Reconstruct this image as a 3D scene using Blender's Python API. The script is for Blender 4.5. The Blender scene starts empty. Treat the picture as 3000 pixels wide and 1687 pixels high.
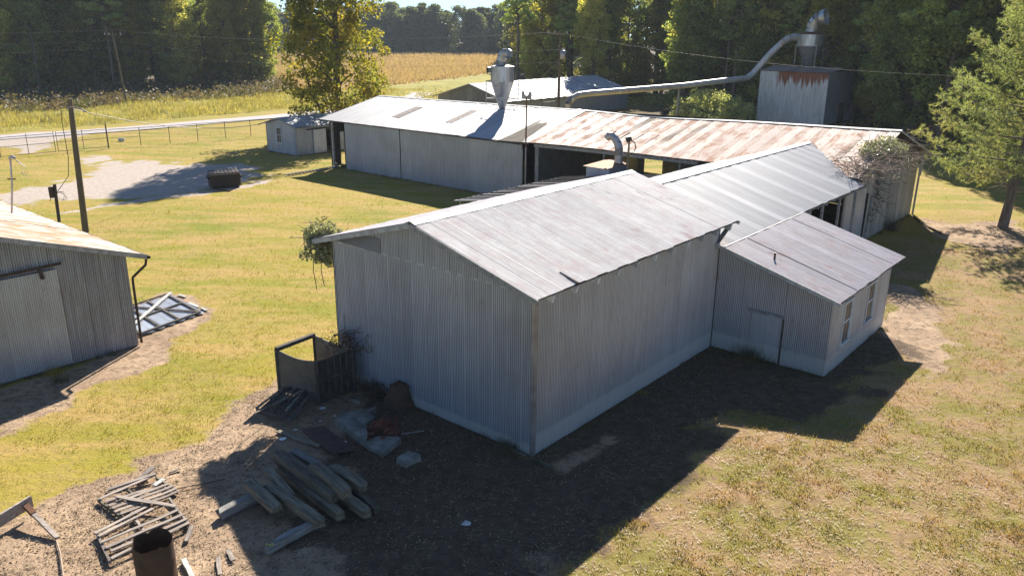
import bpy, math, random
import numpy as np
from mathutils import Vector, Matrix
random.seed(7)
RNG = np.random.default_rng(7)
SC = bpy.context.scene
COL = SC.collection
PI = math.pi

# ------------------------------------------------------------------ camera
cam = bpy.data.cameras.new("camera"); camo = bpy.data.objects.new("camera", cam); COL.objects.link(camo)
cam.sensor_width = 36; cam.lens = 28.0; cam.clip_start = 0.2; cam.clip_end = 6000
r_ = Vector((0.99996302, 0.00266173, 0.00817739)); u_ = Vector((-0.00859968, 0.30950348, 0.95085942)); f_ = Vector((0, 0.95089459, -0.30951492))
camo.matrix_world = Matrix(((r_.x, u_.x, -f_.x, 0), (r_.y, u_.y, -f_.y, 0), (r_.z, u_.z, -f_.z, 13.0), (0, 0, 0, 1)))
SC.camera = camo

# ------------------------------------------------------------------ sky, sun, exposure
SUN_EL, SUN_AZ = 34.4, 78.5            # azimuth measured from +x towards +y
world = bpy.data.worlds.new("World"); SC.world = world; world.use_nodes = True
wn = world.node_tree; wn.nodes.clear()
sky = wn.nodes.new("ShaderNodeTexSky"); sky.sky_type = 'NISHITA'; sky.sun_disc = False
sky.sun_elevation = math.radians(SUN_EL); sky.sun_rotation = math.radians(90 - SUN_AZ)
sky.air_density = 1.0; sky.dust_density = 0.0; sky.ozone_density = 4.0; sky.altitude = 200
bg = wn.nodes.new("ShaderNodeBackground"); bg.inputs[1].default_value = 0.058
wo = wn.nodes.new("ShaderNodeOutputWorld")
tcs = wn.nodes.new("ShaderNodeTexCoord"); mps = wn.nodes.new("ShaderNodeMapping"); mps.vector_type = 'POINT'; mps.inputs['Location'].default_value = (0, 0, 0.06)
wn.links.new(tcs.outputs['Generated'], mps.inputs[0]); wn.links.new(mps.outputs[0], sky.inputs[0])     # clear blue down to the tree line
wn.links.new(sky.outputs[0], bg.inputs[0]); wn.links.new(bg.outputs[0], wo.inputs[0])
sl = bpy.data.lights.new("sun", 'SUN'); sl.energy = 4.9; sl.angle = math.radians(0.53); sl.color = (1.0, 0.93, 0.82)
so = bpy.data.objects.new("sun", sl); COL.objects.link(so)
sd = Vector((math.cos(math.radians(SUN_EL)) * math.cos(math.radians(SUN_AZ)), math.cos(math.radians(SUN_EL)) * math.sin(math.radians(SUN_AZ)), math.sin(math.radians(SUN_EL))))
so.rotation_euler = sd.to_track_quat('Z', 'Y').to_euler(); so.location = (0, 60, 80)
SC.view_settings.view_transform = 'Standard'; SC.view_settings.look = 'None'
SC.view_settings.exposure = 1.42; SC.view_settings.gamma = 1.0; SC.view_settings.use_curve_mapping = False
SC.cycles.max_bounces = 6; SC.cycles.diffuse_bounces = 3; SC.cycles.glossy_bounces = 3; SC.cycles.transmission_bounces = 4
SC.cycles.sample_clamp_indirect = 6.0

# ------------------------------------------------------------------ frame of the farmstead (u away to the right, v away to the left)
C0 = Vector((0.7, 22.57, 0)); TH = math.radians(50.2)
AX = Vector((math.cos(TH), math.sin(TH), 0)); BX = Vector((-math.sin(TH), math.cos(TH), 0))
def W(u, v, z=0.0): return C0 + AX * u + BX * v + Vector((0, 0, z))

# ------------------------------------------------------------------ object helpers
def tag(o, label=None, cat=None, group=None, kind=None):
    if label: o['label'] = label
    if cat: o['category'] = cat
    if group: o['group'] = group
    if kind: o['kind'] = kind
    return o
def thing(name, label, cat, loc=(0, 0, 0), rot=0.0, group=None):
    o = bpy.data.objects.new(name, None); COL.objects.link(o); o.empty_display_size = 0.3
    o.location = loc; o.rotation_euler = (0, 0, rot)
    return tag(o, label, cat, group)
def link(name, me, parent=None, mat=None, loc=None, rot=None):
    o = bpy.data.objects.new(name, me); COL.objects.link(o)
    if mat is not None and len(me.materials) == 0: me.materials.append(mat)
    if parent is not None: o.parent = parent
    if loc is not None: o.location = loc
    if rot is not None: o.rotation_euler = rot
    return o
def np_mesh(name, v, f, mat=None, smooth=False, attrs=None):
    v = np.asarray(v, dtype=np.float32); f = np.asarray(f, dtype=np.int32)
    me = bpy.data.meshes.new(name); k = f.shape[1]
    me.vertices.add(len(v)); me.vertices.foreach_set("co", v.ravel())
    me.loops.add(f.size); me.loops.foreach_set("vertex_index", f.ravel())
    me.polygons.add(len(f)); me.polygons.foreach_set("loop_start", np.arange(len(f), dtype=np.int32) * k)
    me.polygons.foreach_set("loop_total", np.full(len(f), k, dtype=np.int32))
    if smooth: me.polygons.foreach_set("use_smooth", np.ones(len(f), dtype=bool))
    if attrs:
        for n, a in attrs.items():
            at = me.attributes.new(n, 'FLOAT', 'POINT'); at.data.foreach_set("value", np.asarray(a, dtype=np.float32))
    me.update(calc_edges=True)
    if mat: me.materials.append(mat)
    return me
class MB:
    """collects boxes, beams, tubes and polygons into one mesh"""
    def __init__(s): s.v = []; s.f = []; s.m = []; s.mi = 0; s.sm = []
    def add(s, vs, fs, smooth=False):
        n = len(s.v); s.v += [tuple(p) for p in vs]; s.f += [tuple(i + n for i in q) for q in fs]
        s.m += [s.mi] * len(fs); s.sm += [smooth] * len(fs); return s
    def box(s, x0, y0, z0, x1, y1, z1):
        return s.add([(x0, y0, z0), (x1, y0, z0), (x1, y1, z0), (x0, y1, z0), (x0, y0, z1), (x1, y0, z1), (x1, y1, z1), (x0, y1, z1)],
                     [(0, 3, 2, 1), (4, 5, 6, 7), (0, 1, 5, 4), (1, 2, 6, 5), (2, 3, 7, 6), (3, 0, 4, 7)])
    def obox(s, c, dx, dy, dz):
        """box from centre and three half vectors"""
        c = Vector(c); dx = Vector(dx); dy = Vector(dy); dz = Vector(dz)
        vs = [c + i * dx + j * dy + k * dz for k in (-1, 1) for i, j in ((-1, -1), (1, -1), (1, 1), (-1, 1))]
        return s.add(vs, [(0, 3, 2, 1), (4, 5, 6, 7), (0, 1, 5, 4), (1, 2, 6, 5), (2, 3, 7, 6), (3, 0, 4, 7)])
    def beam(s, p, q, w, h, up=(0, 0, 1), taper=1.0, jit=0.0):
        p = Vector(p); q = Vector(q); d = (q - p); L = d.length; d.normalize(); up = Vector(up)
        x = d.cross(up)
        if x.length < 1e-4: x = d.cross(Vector((1, 0, 0)))
        x.normalize(); y = x.cross(d).normalized(); n = 4 if jit else 1; vs = []; fs = []
        for i in range(n + 1):
            t = i / n; c = p.lerp(q, t); k = 1 + (taper - 1) * t
            o = Vector((random.uniform(-jit, jit), random.uniform(-jit, jit), random.uniform(-jit, jit))) if jit else Vector()
            for a, b in ((-1, -1), (1, -1), (1, 1), (-1, 1)):
                e = Vector((random.uniform(-jit, jit), random.uniform(-jit, jit), random.uniform(-jit, jit))) * 0.5 if jit else Vector()
                vs.append(c + o + e + x * a * w * k / 2 + y * b * h * k / 2)
        for i in range(n):
            b0 = i * 4
            for j in range(4): fs.append((b0 + j, b0 + (j + 1) % 4, b0 + 4 + (j + 1) % 4, b0 + 4 + j))
        fs += [(3, 2, 1, 0), (n * 4, n * 4 + 1, n * 4 + 2, n * 4 + 3)]
        return s.add(vs, fs)
    def tube(s, pts, r, n=8, cap=True, smooth=True):
        pts = [Vector(p) for p in pts]; m = len(pts)
        rs = r if isinstance(r, (list, tuple)) else [r] * m
        vs = []; ref = None
        for i, p in enumerate(pts):
            d = (pts[min(i + 1, m - 1)] - pts[max(i - 1, 0)]).normalized()
            if ref is None:
                ref = Vector((0, 0, 1)) if abs(d.z) < 0.9 else Vector((1, 0, 0))
            x = d.cross(ref)
            if x.length < 1e-5: x = d.orthogonal()
            x.normalize(); y = d.cross(x).normalized(); ref = -y if False else ref
            for k in range(n):
                a = 2 * PI * k / n; vs.append(p + (x * math.cos(a) + y * math.sin(a)) * rs[i])
        fs = []
        for i in range(m - 1):
            for k in range(n):
                k2 = (k + 1) % n; fs.append((i * n + k, i * n + k2, (i + 1) * n + k2, (i + 1) * n + k))
        s.add(vs, fs, smooth)
        if cap:
            s.add(vs[:n], [tuple(range(n - 1, -1, -1))]); s.add(vs[-n:], [tuple(range(n))])
        return s
    def lathe(s, prof, n=20, c=(0, 0), cap=False, smooth=True):
        vs = []
        for r, z in prof:
            for k in range(n):
                a = 2 * PI * k / n; vs.append((c[0] + r * math.cos(a), c[1] + r * math.sin(a), z))
        fs = []
        for i in range(len(prof) - 1):
            for k in range(n):
                k2 = (k + 1) % n; fs.append((i * n + k, i * n + k2, (i + 1) * n + k2, (i + 1) * n + k))
        return s.add(vs, fs, smooth)
    def prism(s, poly, z0, z1):
        n = len(poly); vs = [(x, y, z0) for x, y in poly] + [(x, y, z1) for x, y in poly]
        return s.add(vs, [tuple(range(n - 1, -1, -1)), tuple(range(n, 2 * n))] + [(i, (i + 1) % n, n + (i + 1) % n, n + i) for i in range(n)])
    def mesh(s, name, mats):
        me = bpy.data.meshes.new(name); me.from_pydata(s.v, [], s.f)
        if not isinstance(mats, (list, tuple)): mats = [mats]
        for m in mats: me.materials.append(m)
        me.polygons.foreach_set("material_index", s.m); me.polygons.foreach_set("use_smooth", s.sm)
        me.update(); return me
    def build(s, name, mats, parent=None, loc=None, rot=None): return link(name, s.mesh(name, mats), parent, None, loc, rot)

# ------------------------------------------------------------------ materials
class NT:
    def __init__(s, name):
        s.m = bpy.data.materials.new(name); s.m.use_nodes = True; s.t = s.m.node_tree; s.t.nodes.clear()
        s.out = s.n("OutputMaterial")
    def n(s, t, **kw):
        nd = s.t.nodes.new("ShaderNode" + t)
        for k, v in kw.items(): setattr(nd, k, v)
        return nd
    def set(s, sock, val):
        if hasattr(val, 'default_value') or isinstance(val, bpy.types.NodeSocket): s.t.links.new(val, sock)
        elif isinstance(val, (tuple, list)) and len(val) == 3 and sock.type == 'RGBA': sock.default_value = (*val, 1)
        else: sock.default_value = val
    def noise(s, vec, scale, detail=4, rough=0.55, dist=0.0):
        nd = s.n("TexNoise"); s.set(nd.inputs['Scale'], scale); nd.inputs['Detail'].default_value = detail
        nd.inputs['Roughness'].default_value = rough; nd.inputs['Distortion'].default_value = dist
        if vec is not None: s.set(nd.inputs['Vector'], vec)
        return nd.outputs['Fac']
    def ramp(s, fac, a, b, ca=(0, 0, 0), cb=(1, 1, 1)):
        nd = s.n("ValToRGB"); e = nd.color_ramp.elements
        e[0].position = a; e[1].position = b; e[0].color = (*ca, 1); e[1].color = (*cb, 1)
        s.set(nd.inputs[0], fac); return nd.outputs[0]
    def math(s, op, a, b=None, clamp=False):
        nd = s.n("Math", operation=op); nd.use_clamp = clamp; s.set(nd.inputs[0], a)
        if b is not None: s.set(nd.inputs[1], b)
        return nd.outputs[0]
    def mix(s, fac, a, b, mode='MIX'):
        nd = s.n("Mix", data_type='RGBA', blend_type=mode); nd.clamp_factor = True
        s.set(nd.inputs[0], fac); s.set(nd.inputs[6], a); s.set(nd.inputs[7], b); return nd.outputs[2]
    def map(s, vec, scale=(1, 1, 1), loc=None, rot=None):
        nd = s.n("Mapping"); s.set(nd.inputs[0], vec); nd.inputs['Scale'].default_value = scale
        if loc is not None: s.set(nd.inputs['Location'], loc)
        if rot is not None: nd.inputs['Rotation'].default_value = rot
        return nd.outputs[0]
    def attr(s, name): return s.n("Attribute", attribute_name=name).outputs['Fac']
    def pos(s): return s.n("NewGeometry").outputs['Position']
    def obj(s): return s.n("TexCoord").outputs['Object']
    def orand(s): return s.n("ObjectInfo").outputs['Random']
    def island(s): return s.n("NewGeometry").outputs['Random Per Island']
    def bump(s, h, strength=0.3, dist=0.02):
        nd = s.n("Bump"); s.set(nd.inputs['Height'], h); nd.inputs['Strength'].default_value = strength; nd.inputs['Distance'].default_value = dist
        return nd.outputs[0]
    def bsdf(s, color, rough=0.8, metal=0.0, normal=None, spec=0.3):
        b = s.n("BsdfPrincipled"); s.set(b.inputs['Base Color'], color); s.set(b.inputs['Roughness'], rough); s.set(b.inputs['Metallic'], metal)
        b.inputs['Specular IOR Level'].default_value = spec
        if normal is not None: s.set(b.inputs['Normal'], normal)
        return b.outputs[0]
    def done(s, sh): s.t.links.new(sh, s.out.inputs[0]); return s.m

def offset_coords(n, big=37.0):
    """object coordinates shifted by the piece's own random number"""
    comb = n.n("CombineXYZ"); r = n.orand()
    n.set(comb.inputs[0], n.math('MULTIPLY', r, big)); n.set(comb.inputs[1], n.math('MULTIPLY', r, big * 1.7)); n.set(comb.inputs[2], n.math('MULTIPLY', r, 11.0))
    nd = n.n("VectorMath", operation='ADD'); n.set(nd.inputs[0], n.obj()); n.set(nd.inputs[1], comb.outputs[0]); return nd.outputs[0]

def m_sheet(name, base, var=0.12, metal=0.5, rough=0.42, rust=0.0, rustcol=(0.28, 0.10, 0.045), streak=0.5, tint=(0.5, 0.42, 0.36), tintamt=0.2, blotch=0.3, band=None, objv=0.17, furrow_shade=0.45, lap=0.8):
    """weathered corrugated metal: the piece's x runs across it, y along the corrugations"""
    n = NT(name); v = offset_coords(n); wp = n.pos()
    st = n.noise(n.map(v, (11, 0.55, 1)), 1.0, 5, 0.6)
    bl = n.noise(wp, 0.55, 4, 0.6); fi = n.noise(v, 22, 3)
    dark = tuple(c * (1 - var * 2.6) for c in base); lite = tuple(min(0.92, c * (1 + var * 1.3)) for c in base)
    col = n.mix(n.ramp(st, 0.32, 0.68), dark, lite)
    col = n.mix(n.math('MULTIPLY', n.ramp(bl, 0.38, 0.66), blotch), col, tuple(c * 0.62 for c in base))
    col = n.mix(n.math('MULTIPLY', n.ramp(n.noise(wp, 1.3, 5, 0.7), 0.45, 0.7), tintamt), col, tint)
    rv = n.math('ADD', n.math('MULTIPLY', n.orand(), 2 * objv), 1 - objv)
    mul = n.n("VectorMath", operation='SCALE'); n.set(mul.inputs[0], col); n.set(mul.inputs['Scale'], rv); col = mul.outputs[0]
    zs = n.n("SeparateXYZ"); n.set(zs.inputs[0], n.obj())           # shade in the furrows, put into the colour below the crests
    col = n.mix(n.math('MULTIPLY', n.ramp(n.math('ADD', n.math('MULTIPLY', zs.outputs[2], 60.0), 0.5), 0.0, 0.75, (1, 1, 1), (0, 0, 0)), furrow_shade), col, tuple(c * .25 for c in base))
    edge_ = n.math('MULTIPLY', n.ramp(zs.outputs[0], .006, .03, (1, 1, 1), (0, 0, 0)), n.ramp(n.orand(), .35, .8))
    col = n.mix(n.math('MULTIPLY', edge_, lap), col, tuple(c * .18 for c in base))
    met = metal; rg = n.math('ADD', n.math('MULTIPLY', fi, 0.2), rough - 0.1)
    if rust > 0:
        rn = n.noise(n.map(v, (7, 0.9, 1)), 1.0, 6, 0.7)
        rw = n.noise(wp, 0.8, 5, 0.65)
        rm = n.ramp(n.math('ADD', n.math('MULTIPLY', rn, 0.55), n.math('MULTIPLY', rw, 0.45)), 0.60 - rust * 0.22, 0.70 - rust * 0.2)
        rc = n.mix(n.noise(v, 9, 4), rustcol, tuple(min(1, c * 2.1) for c in rustcol))
        col = n.mix(n.math('MULTIPLY', rm, 0.85), col, rc)
        met = n.math('MULTIPLY', n.math('SUBTRACT', 1.0, rm), metal)
        rg = n.math('ADD', rg, n.math('MULTIPLY', rm, 0.35), True)
    if band:                                             # pale splash zone low on the wall, soft worn edge
        sp = n.n("SeparateXYZ"); n.set(sp.inputs[0], wp)
        h = n.math('ADD', sp.outputs[2], n.math('MULTIPLY', n.noise(n.map(wp, (1, 1, 3)), 2.5, 3), 0.25))
        bm = n.ramp(n.math('DIVIDE', h, 3.0), band * 0.33 / 1.0, band * 0.33 + 0.05, (1, 1, 1), (0, 0, 0))
        col = n.mix(n.math('MULTIPLY', bm, 0.5), col, (0.60, 0.615, 0.58))
    return n.done(n.bsdf(col, rg, met, n.bump(fi, 0.08, 0.01), 0.4))
def m_simple(name, col, rough=0.8, metal=0.0, var=0.25, scale=3.0, stretch=(1, 1, 1), bump=0.25, col2=None, spec=0.3, objvar=0.25):
    n = NT(name); v = n.map(offset_coords(n), stretch)
    a = n.noise(v, scale, 5, 0.6); b = n.noise(v, scale * 6, 3)
    c2 = col2 or tuple(c * 0.5 for c in col)
    c = n.mix(n.ramp(a, 0.35, 0.65), col, c2)
    c = n.mix(n.math('MULTIPLY', b, var), c, tuple(x * 0.4 for x in col))
    mul = n.n("VectorMath", operation='SCALE'); n.set(mul.inputs[0], c); n.set(mul.inputs['Scale'], n.math('ADD', n.math('MULTIPLY', n.orand(), objvar * 2), 1 - objvar))
    return n.done(n.bsdf(mul.outputs[0], rough, metal, n.bump(a, bump, 0.02), spec))
def m_leaf(name, c1, c2, trans=0.5, c3=None, rough=0.6, objc=0.3, island=True, tcol=2.0, c4=None, nsc=0.35):
    n = NT(name); r = n.island(); o = n.orand()
    c = n.mix(r, c1, c2)
    if c3: c = n.mix(n.ramp(n.noise(n.pos(), nsc, 3), 0.45, 0.65), c, c3)
    if c4: c = n.mix(n.ramp(n.noise(n.pos(), nsc * 4.5, 3), 0.52, 0.68), c, c4)
    mul = n.n("VectorMath", operation='SCALE'); n.set(mul.inputs[0], c); n.set(mul.inputs['Scale'], n.math('ADD', n.math('MULTIPLY', o, objc * 2), 1 - objc))
    d = n.bsdf(mul.outputs[0], rough, 0, None, 0.25)
    t = n.n("BsdfTranslucent"); m2 = n.n("VectorMath", operation='MULTIPLY'); n.set(m2.inputs[0], mul.outputs[0]); m2.inputs[1].default_value = (tcol, tcol * 0.95, tcol * 0.5)
    n.set(t.inputs[0], m2.outputs[0])
    mx = n.n("MixShader"); mx.inputs[0].default_value = trans; n.set(mx.inputs[1], d); n.set(mx.inputs[2], t.outputs[0])
    return n.done(mx.outputs[0])

M = {}
M['wall'] = m_sheet('galvanised_wall', (0.47, 0.50, 0.565), 0.06, 0.4, 0.42, 0.10, rustcol=(0.20, 0.14, 0.10), blotch=0.45, tintamt=0.15, band=0.75, objv=.06, furrow_shade=.7)
M['wall_front'] = m_sheet('blue_grey_front_wall', (0.42, 0.465, 0.555), 0.07, 0.4, 0.40, 0.14, rustcol=(0.20, 0.14, 0.10), blotch=0.5, tint=(.42, .40, .40), tintamt=0.3, band=0.42, objv=.07, furrow_shade=.75)
M['wall_far'] = m_sheet('galvanised_wall_far', (0.44, 0.48, 0.555), 0.07, 0.4, 0.40, 0.08, rustcol=(0.2, 0.15, 0.11), blotch=0.45, tintamt=0.1, objv=.07)
M['wall_left'] = m_sheet('bluish_shed_wall', (0.33, 0.355, 0.41), 0.14, 0.35, 0.42, 0.12, rustcol=(0.22, 0.15, 0.11), blotch=0.5, tint=(.3, .25, .24), tintamt=0.3, objv=.10)
M['wall_dim'] = m_sheet('galvanised_wall_dull', (0.30, 0.30, 0.29), 0.15, 0.3, 0.5, 0.0, blotch=0.4, tintamt=0.3)
M['wall_gable'] = m_sheet('weathered_gable_sheet', (0.36, 0.34, 0.30), 0.12, 0.25, 0.55, 0.05, blotch=0.4, tint=(0.5, 0.42, 0.3), tintamt=0.5)
M['roof'] = m_sheet('pale_roof_sheet', (0.88, 0.80, 0.77), 0.11, 0.10, 0.55, 0.22, rustcol=(0.42, 0.28, 0.22), tint=(0.58, 0.44, 0.45), tintamt=0.8, blotch=0.3, objv=.05, furrow_shade=1.0)
M['roof_mid'] = m_sheet('grey_roof_sheet', (0.40, 0.41, 0.44), 0.08, 0.2, 0.52, 0.0, tint=(0.44, 0.39, 0.38), tintamt=0.5, blotch=0.35, objv=.10, furrow_shade=.95)
M['roof_mid2'] = m_sheet('lighter_grey_roof_sheet', (0.50, 0.50, 0.52), 0.06, 0.2, 0.5, 0.0, tintamt=0.2, blotch=0.2, objv=.06)
M['roof_lt'] = m_sheet('mauve_grey_roof_sheet', (0.76, 0.69, 0.69), 0.10, 0.10, 0.55, 0.28, rustcol=(0.34, 0.2, 0.14), tint=(0.50, 0.39, 0.41), tintamt=0.6, blotch=0.25, objv=.10, furrow_shade=.9)
M['roof_white'] = m_sheet('white_roof_sheet', (0.44, 0.435, 0.45), 0.07, 0.15, 0.55, 0.0, tintamt=0.15, blotch=0.2, objv=.06, furrow_shade=.3)
M['roof_rust'] = m_sheet('rusty_roof_sheet', (0.44, 0.33, 0.28), 0.10, 0.05, 0.65, 0.58, rustcol=(0.32, 0.17, 0.105), tint=(0.38, 0.24, 0.17), tintamt=0.7, blotch=0.2, furrow_shade=.35)
M['roof_palerust'] = m_sheet('pale_rusty_roof_sheet', (0.46, 0.365, 0.325), 0.08, 0.08, 0.6, 0.42, rustcol=(0.33, 0.19, 0.125), tint=(0.39, 0.26, 0.2), tintamt=0.7, blotch=0.15, furrow_shade=.35)
M['roof_shed'] = m_sheet('shed_roof_rust_sheet', (0.38, 0.31, 0.26), 0.12, 0.1, 0.6, 0.72, rustcol=(0.28, 0.15, 0.08), tint=(0.32, 0.21, 0.14), tintamt=0.5, blotch=0.1)
M['roof_old'] = m_sheet('dull_far_roof_sheet', (0.40, 0.41, 0.42), 0.16, 0.35, 0.45, 0.0, tintamt=0.1, blotch=0.4)
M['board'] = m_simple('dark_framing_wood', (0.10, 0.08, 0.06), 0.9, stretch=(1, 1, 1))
M['trim'] = m_simple('weathered_white_trim', (0.46, 0.45, 0.42), 0.7, col2=(0.26, 0.25, 0.24), scale=4)
M['wood'] = m_simple('silvered_wood', (0.40, 0.34, 0.29), 0.9, col2=(0.18, 0.15, 0.13), scale=3, stretch=(.5, 6, 6), bump=0.5)
M['timber'] = m_simple('old_timber', (0.23, 0.20, 0.145), 0.9, col2=(0.075, 0.065, 0.048), scale=2.2, stretch=(.55, 5, 5), bump=0.9, objvar=.4)
M['darkwood'] = m_simple('dark_shade_streak', (0.10, 0.085, 0.075), 0.9, col2=(0.045, 0.04, 0.035), scale=3, bump=0.5)
M['bark'] = m_simple('bark', (0.19, 0.155, 0.12), 0.95, col2=(0.10, 0.08, 0.06), scale=2, stretch=(3, 3, .6), bump=0.8)
M['pole'] = m_simple('pole_wood', (0.16, 0.13, 0.08), 0.9, col2=(0.09, 0.075, 0.05), scale=2, stretch=(4, 4, .4), bump=0.5)
M['steel'] = m_simple('weathered_steel', (0.45, 0.45, 0.46), 0.4, 0.6, col2=(0.30, 0.29, 0.29), scale=2, bump=0.1)
M['cyclone'] = m_sheet('cyclone_metal', (0.50, 0.52, 0.55), 0.14, 0.6, 0.32, 0.06, rustcol=(0.3, 0.2, 0.14), blotch=0.3, tint=(0.45, 0.4, 0.33), tintamt=0.4)
M['duct'] = m_sheet('duct_metal', (0.52, 0.51, 0.50), 0.14, 0.35, 0.45, 0.32, rustcol=(0.22, 0.11, 0.07), blotch=0.3)
M['rust'] = m_simple('rusty_iron', (0.20, 0.085, 0.04), 0.85, 0.1, col2=(0.10, 0.05, 0.03), scale=3, bump=0.4)
M['darkrust'] = m_simple('dark_rusty_iron', (0.075, 0.05, 0.035), 0.8, 0.2, col2=(0.045, 0.03, 0.025), scale=4, bump=0.4)
M['black'] = m_simple('black_steel', (0.02, 0.018, 0.018), 0.5, 0.1, col2=(0.03, 0.022, 0.02), scale=3)
M['glass'] = m_simple('dusty_glass', (0.03, 0.037, 0.045), 0.35, 0.0, spec=0.6, bump=0.0)
M['concrete'] = m_simple('old_concrete', (0.27, 0.265, 0.235), 0.9, col2=(0.12, 0.12, 0.10), scale=2, bump=0.5)
M['brick'] = m_simple('red_brick', (0.22, 0.075, 0.045), 0.9, col2=(0.14, 0.05, 0.035), scale=6, bump=0.3)
M['white'] = m_simple('dirty_white', (0.7, 0.7, 0.68), 0.7, col2=(0.5, 0.5, 0.5), scale=6)
M['wire'] = m_simple('wire_metal', (0.42, 0.40, 0.36), 0.5, 0.3, bump=0)
M['cable'] = m_simple('twisted_cable', (0.52, 0.44, 0.40), 0.6, 0.1, bump=0)
M['twig'] = m_simple('dry_twigs', (0.34, 0.27, 0.21), 0.9, col2=(0.2, 0.15, 0.11), scale=5, bump=0)
M['twigd'] = m_simple('dark_twigs', (0.12, 0.085, 0.065), 0.9, bump=0)
M['silo'] = None
# ------------------------------------------------------------------ ground masks (world metres)
bare_front = [[-15.0, 16.3], [-14.2, 17.7], [-13.9, 18.5], [-13.8, 20.0], [-12.2, 21.5], [-10.9, 23.2], [-10.2, 25.0], [-9.6, 27.6], [-9.0, 28.9], [-8.3, 30.0], [-6.8, 29.5], [-3.2, 27.2], [0.7, 22.8], [8.7, 32.4], [9.4, 31.1], [10.9, 29.5], [11.1, 28.4], [9.6, 27.1], [7.4, 26.0], [5.2, 23.4], [3.7, 21.3], [1.9, 18.7], [0.5, 14], [-15, 12]]
bare_shed = [[-16.6, 32.6], [-16.6, 34.5], [-15.5, 36.2], [-14.3, 35.8], [-14.4, 32.7], [-14.1, 29.8], [-15.4, 28.1], [-15.9, 25.8], [-16.4, 23.8], [-17.2, 22.8], [-19.7, 26.8], [-17.6, 29.1]]
bare_lean = [[20.7, 41.9], [22.0, 40.8], [20.6, 35.9], [19.3, 32.4], [16.6, 29.1], [16.6, 31.2], [16.0, 32.8], [12.3, 28.7], [12.3, 29.2], [17.2, 34.7]]
bare_pine = [[30.0, 57.2], [31.4, 55.2], [36.4, 57.5], [35.1, 51.4], [30.6, 47.5], [28.9, 50.3], [28.5, 54.0]]
gravel_p = [[-44.9, 81.5], [-44.6, 84.0], [-42.2, 83.1], [-39.8, 79.7], [-36.8, 80.2], [-32.9, 78.5], [-29.4, 77.7], [-27.3, 79.1], [-24.6, 76.1], [-23.7, 72.6], [-24.7, 66.9], [-25.6, 64.6], [-28.8, 64.0], [-31.1, 62.4], [-33.0, 61.9], [-35.1, 61.2], [-37.1, 60.3], [-39.2, 59.8], [-41.1, 60.2], [-43.4, 63.8], [-41.6, 63.7], [-40.1, 66.0], [-39.0, 67.7], [-38.1, 70.3], [-39.0, 73.6], [-39.8, 77.1], [-42.3, 79.6]]
drive_p = [[-63.0, 98.6], [-60.3, 102.4], [-56.9, 104.3], [-53.8, 107.5], [-50.8, 108.3], [-51.2, 105.3], [-52.9, 101.9], [-53.9, 98.7], [-53.7, 94.8], [-52.9, 90.3], [-50.6, 84.8], [-52.3, 84.7], [-54.1, 88.6], [-57.5, 89.6], [-59.5, 89.1], [-66.4, 97.8]]
path_p = [[-33.0, 56.8], [-31.8, 58.1], [-31.1, 59.8], [-29.5, 60.8], [-28.5, 63.2], [-25.7, 64.8], [-23.5, 67.5], [-21.6, 71.1], [-21.1, 70.1], [-23.0, 66.8], [-25.3, 63.9], [-27.7, 62.3], [-29.3, 60.1], [-30.8, 59.2], [-31.5, 57.4], [-32.7, 56.2]]
fallen_p = [[-17.8, 39.2], [-14.0, 36.2], [-15.9, 32.0], [-19, 36.5]]
dust_p = [[1.15, 21.9], [1.6, 21.65], [2.8, 22.5], [3.9, 23.9], [3.3, 24.2], [2.1, 23.0]]
field_p = [[-59.6, 177.3], [-37.9, 179.9], [-30.3, 194.1], [-18.8, 219.9], [-8.9, 250.7], [-1.8, 284.9], [6, 432], [-52.3, 432], [-130.9, 430], [-158.9, 300]]
def nz(x, y, s=1.0, seed=0):
    """cheap smooth value noise, about -1..1"""
    x = np.asarray(x) * s + seed * 17.3; y = np.asarray(y) * s + seed * 7.7
    xi = np.floor(x).astype(np.int64); yi = np.floor(y).astype(np.int64); fx = x - xi; fy = y - yi
    fx = fx * fx * (3 - 2 * fx); fy = fy * fy * (3 - 2 * fy)
    def h(a, b):
        n = (a * 374761393 + b * 668265263) & 0x7fffffff; n = ((n ^ (n >> 13)) * 1274126177) & 0x7fffffff
        return ((n ^ (n >> 16)) & 0xffff) / 32767.5 - 1
    return (h(xi, yi) * (1 - fx) + h(xi + 1, yi) * fx) * (1 - fy) + (h(xi, yi + 1) * (1 - fx) + h(xi + 1, yi + 1) * fx) * fy
def fnz(x, y, s, seed=0): return nz(x, y, s, seed) * .55 + nz(x, y, s * 2.1, seed + 1) * .3 + nz(x, y, s * 4.3, seed + 2) * .15
def sdf(poly, x, y):
    """signed distance, positive inside"""
    p = np.array(poly, float); d = np.full(x.shape, 1e9); ins = np.zeros(x.shape, bool)
    for i in range(len(p)):
        a = p[i]; b = p[(i + 1) % len(p)]; e = b - a; L = e @ e
        t = np.clip(((x - a[0]) * e[0] + (y - a[1]) * e[1]) / L, 0, 1)
        d = np.minimum(d, np.hypot(x - a[0] - t * e[0], y - a[1] - t * e[1]))
        if abs(b[1] - a[1]) > 1e-9:
            c = ((a[1] > y) != (b[1] > y)) & (x < (b[0] - a[0]) * (y - a[1]) / (b[1] - a[1]) + a[0]); ins ^= c
    return np.where(ins, d, -d)
def soft(d, w, jit): return np.clip((d + jit) / w + .5, 0, 1)
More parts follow.
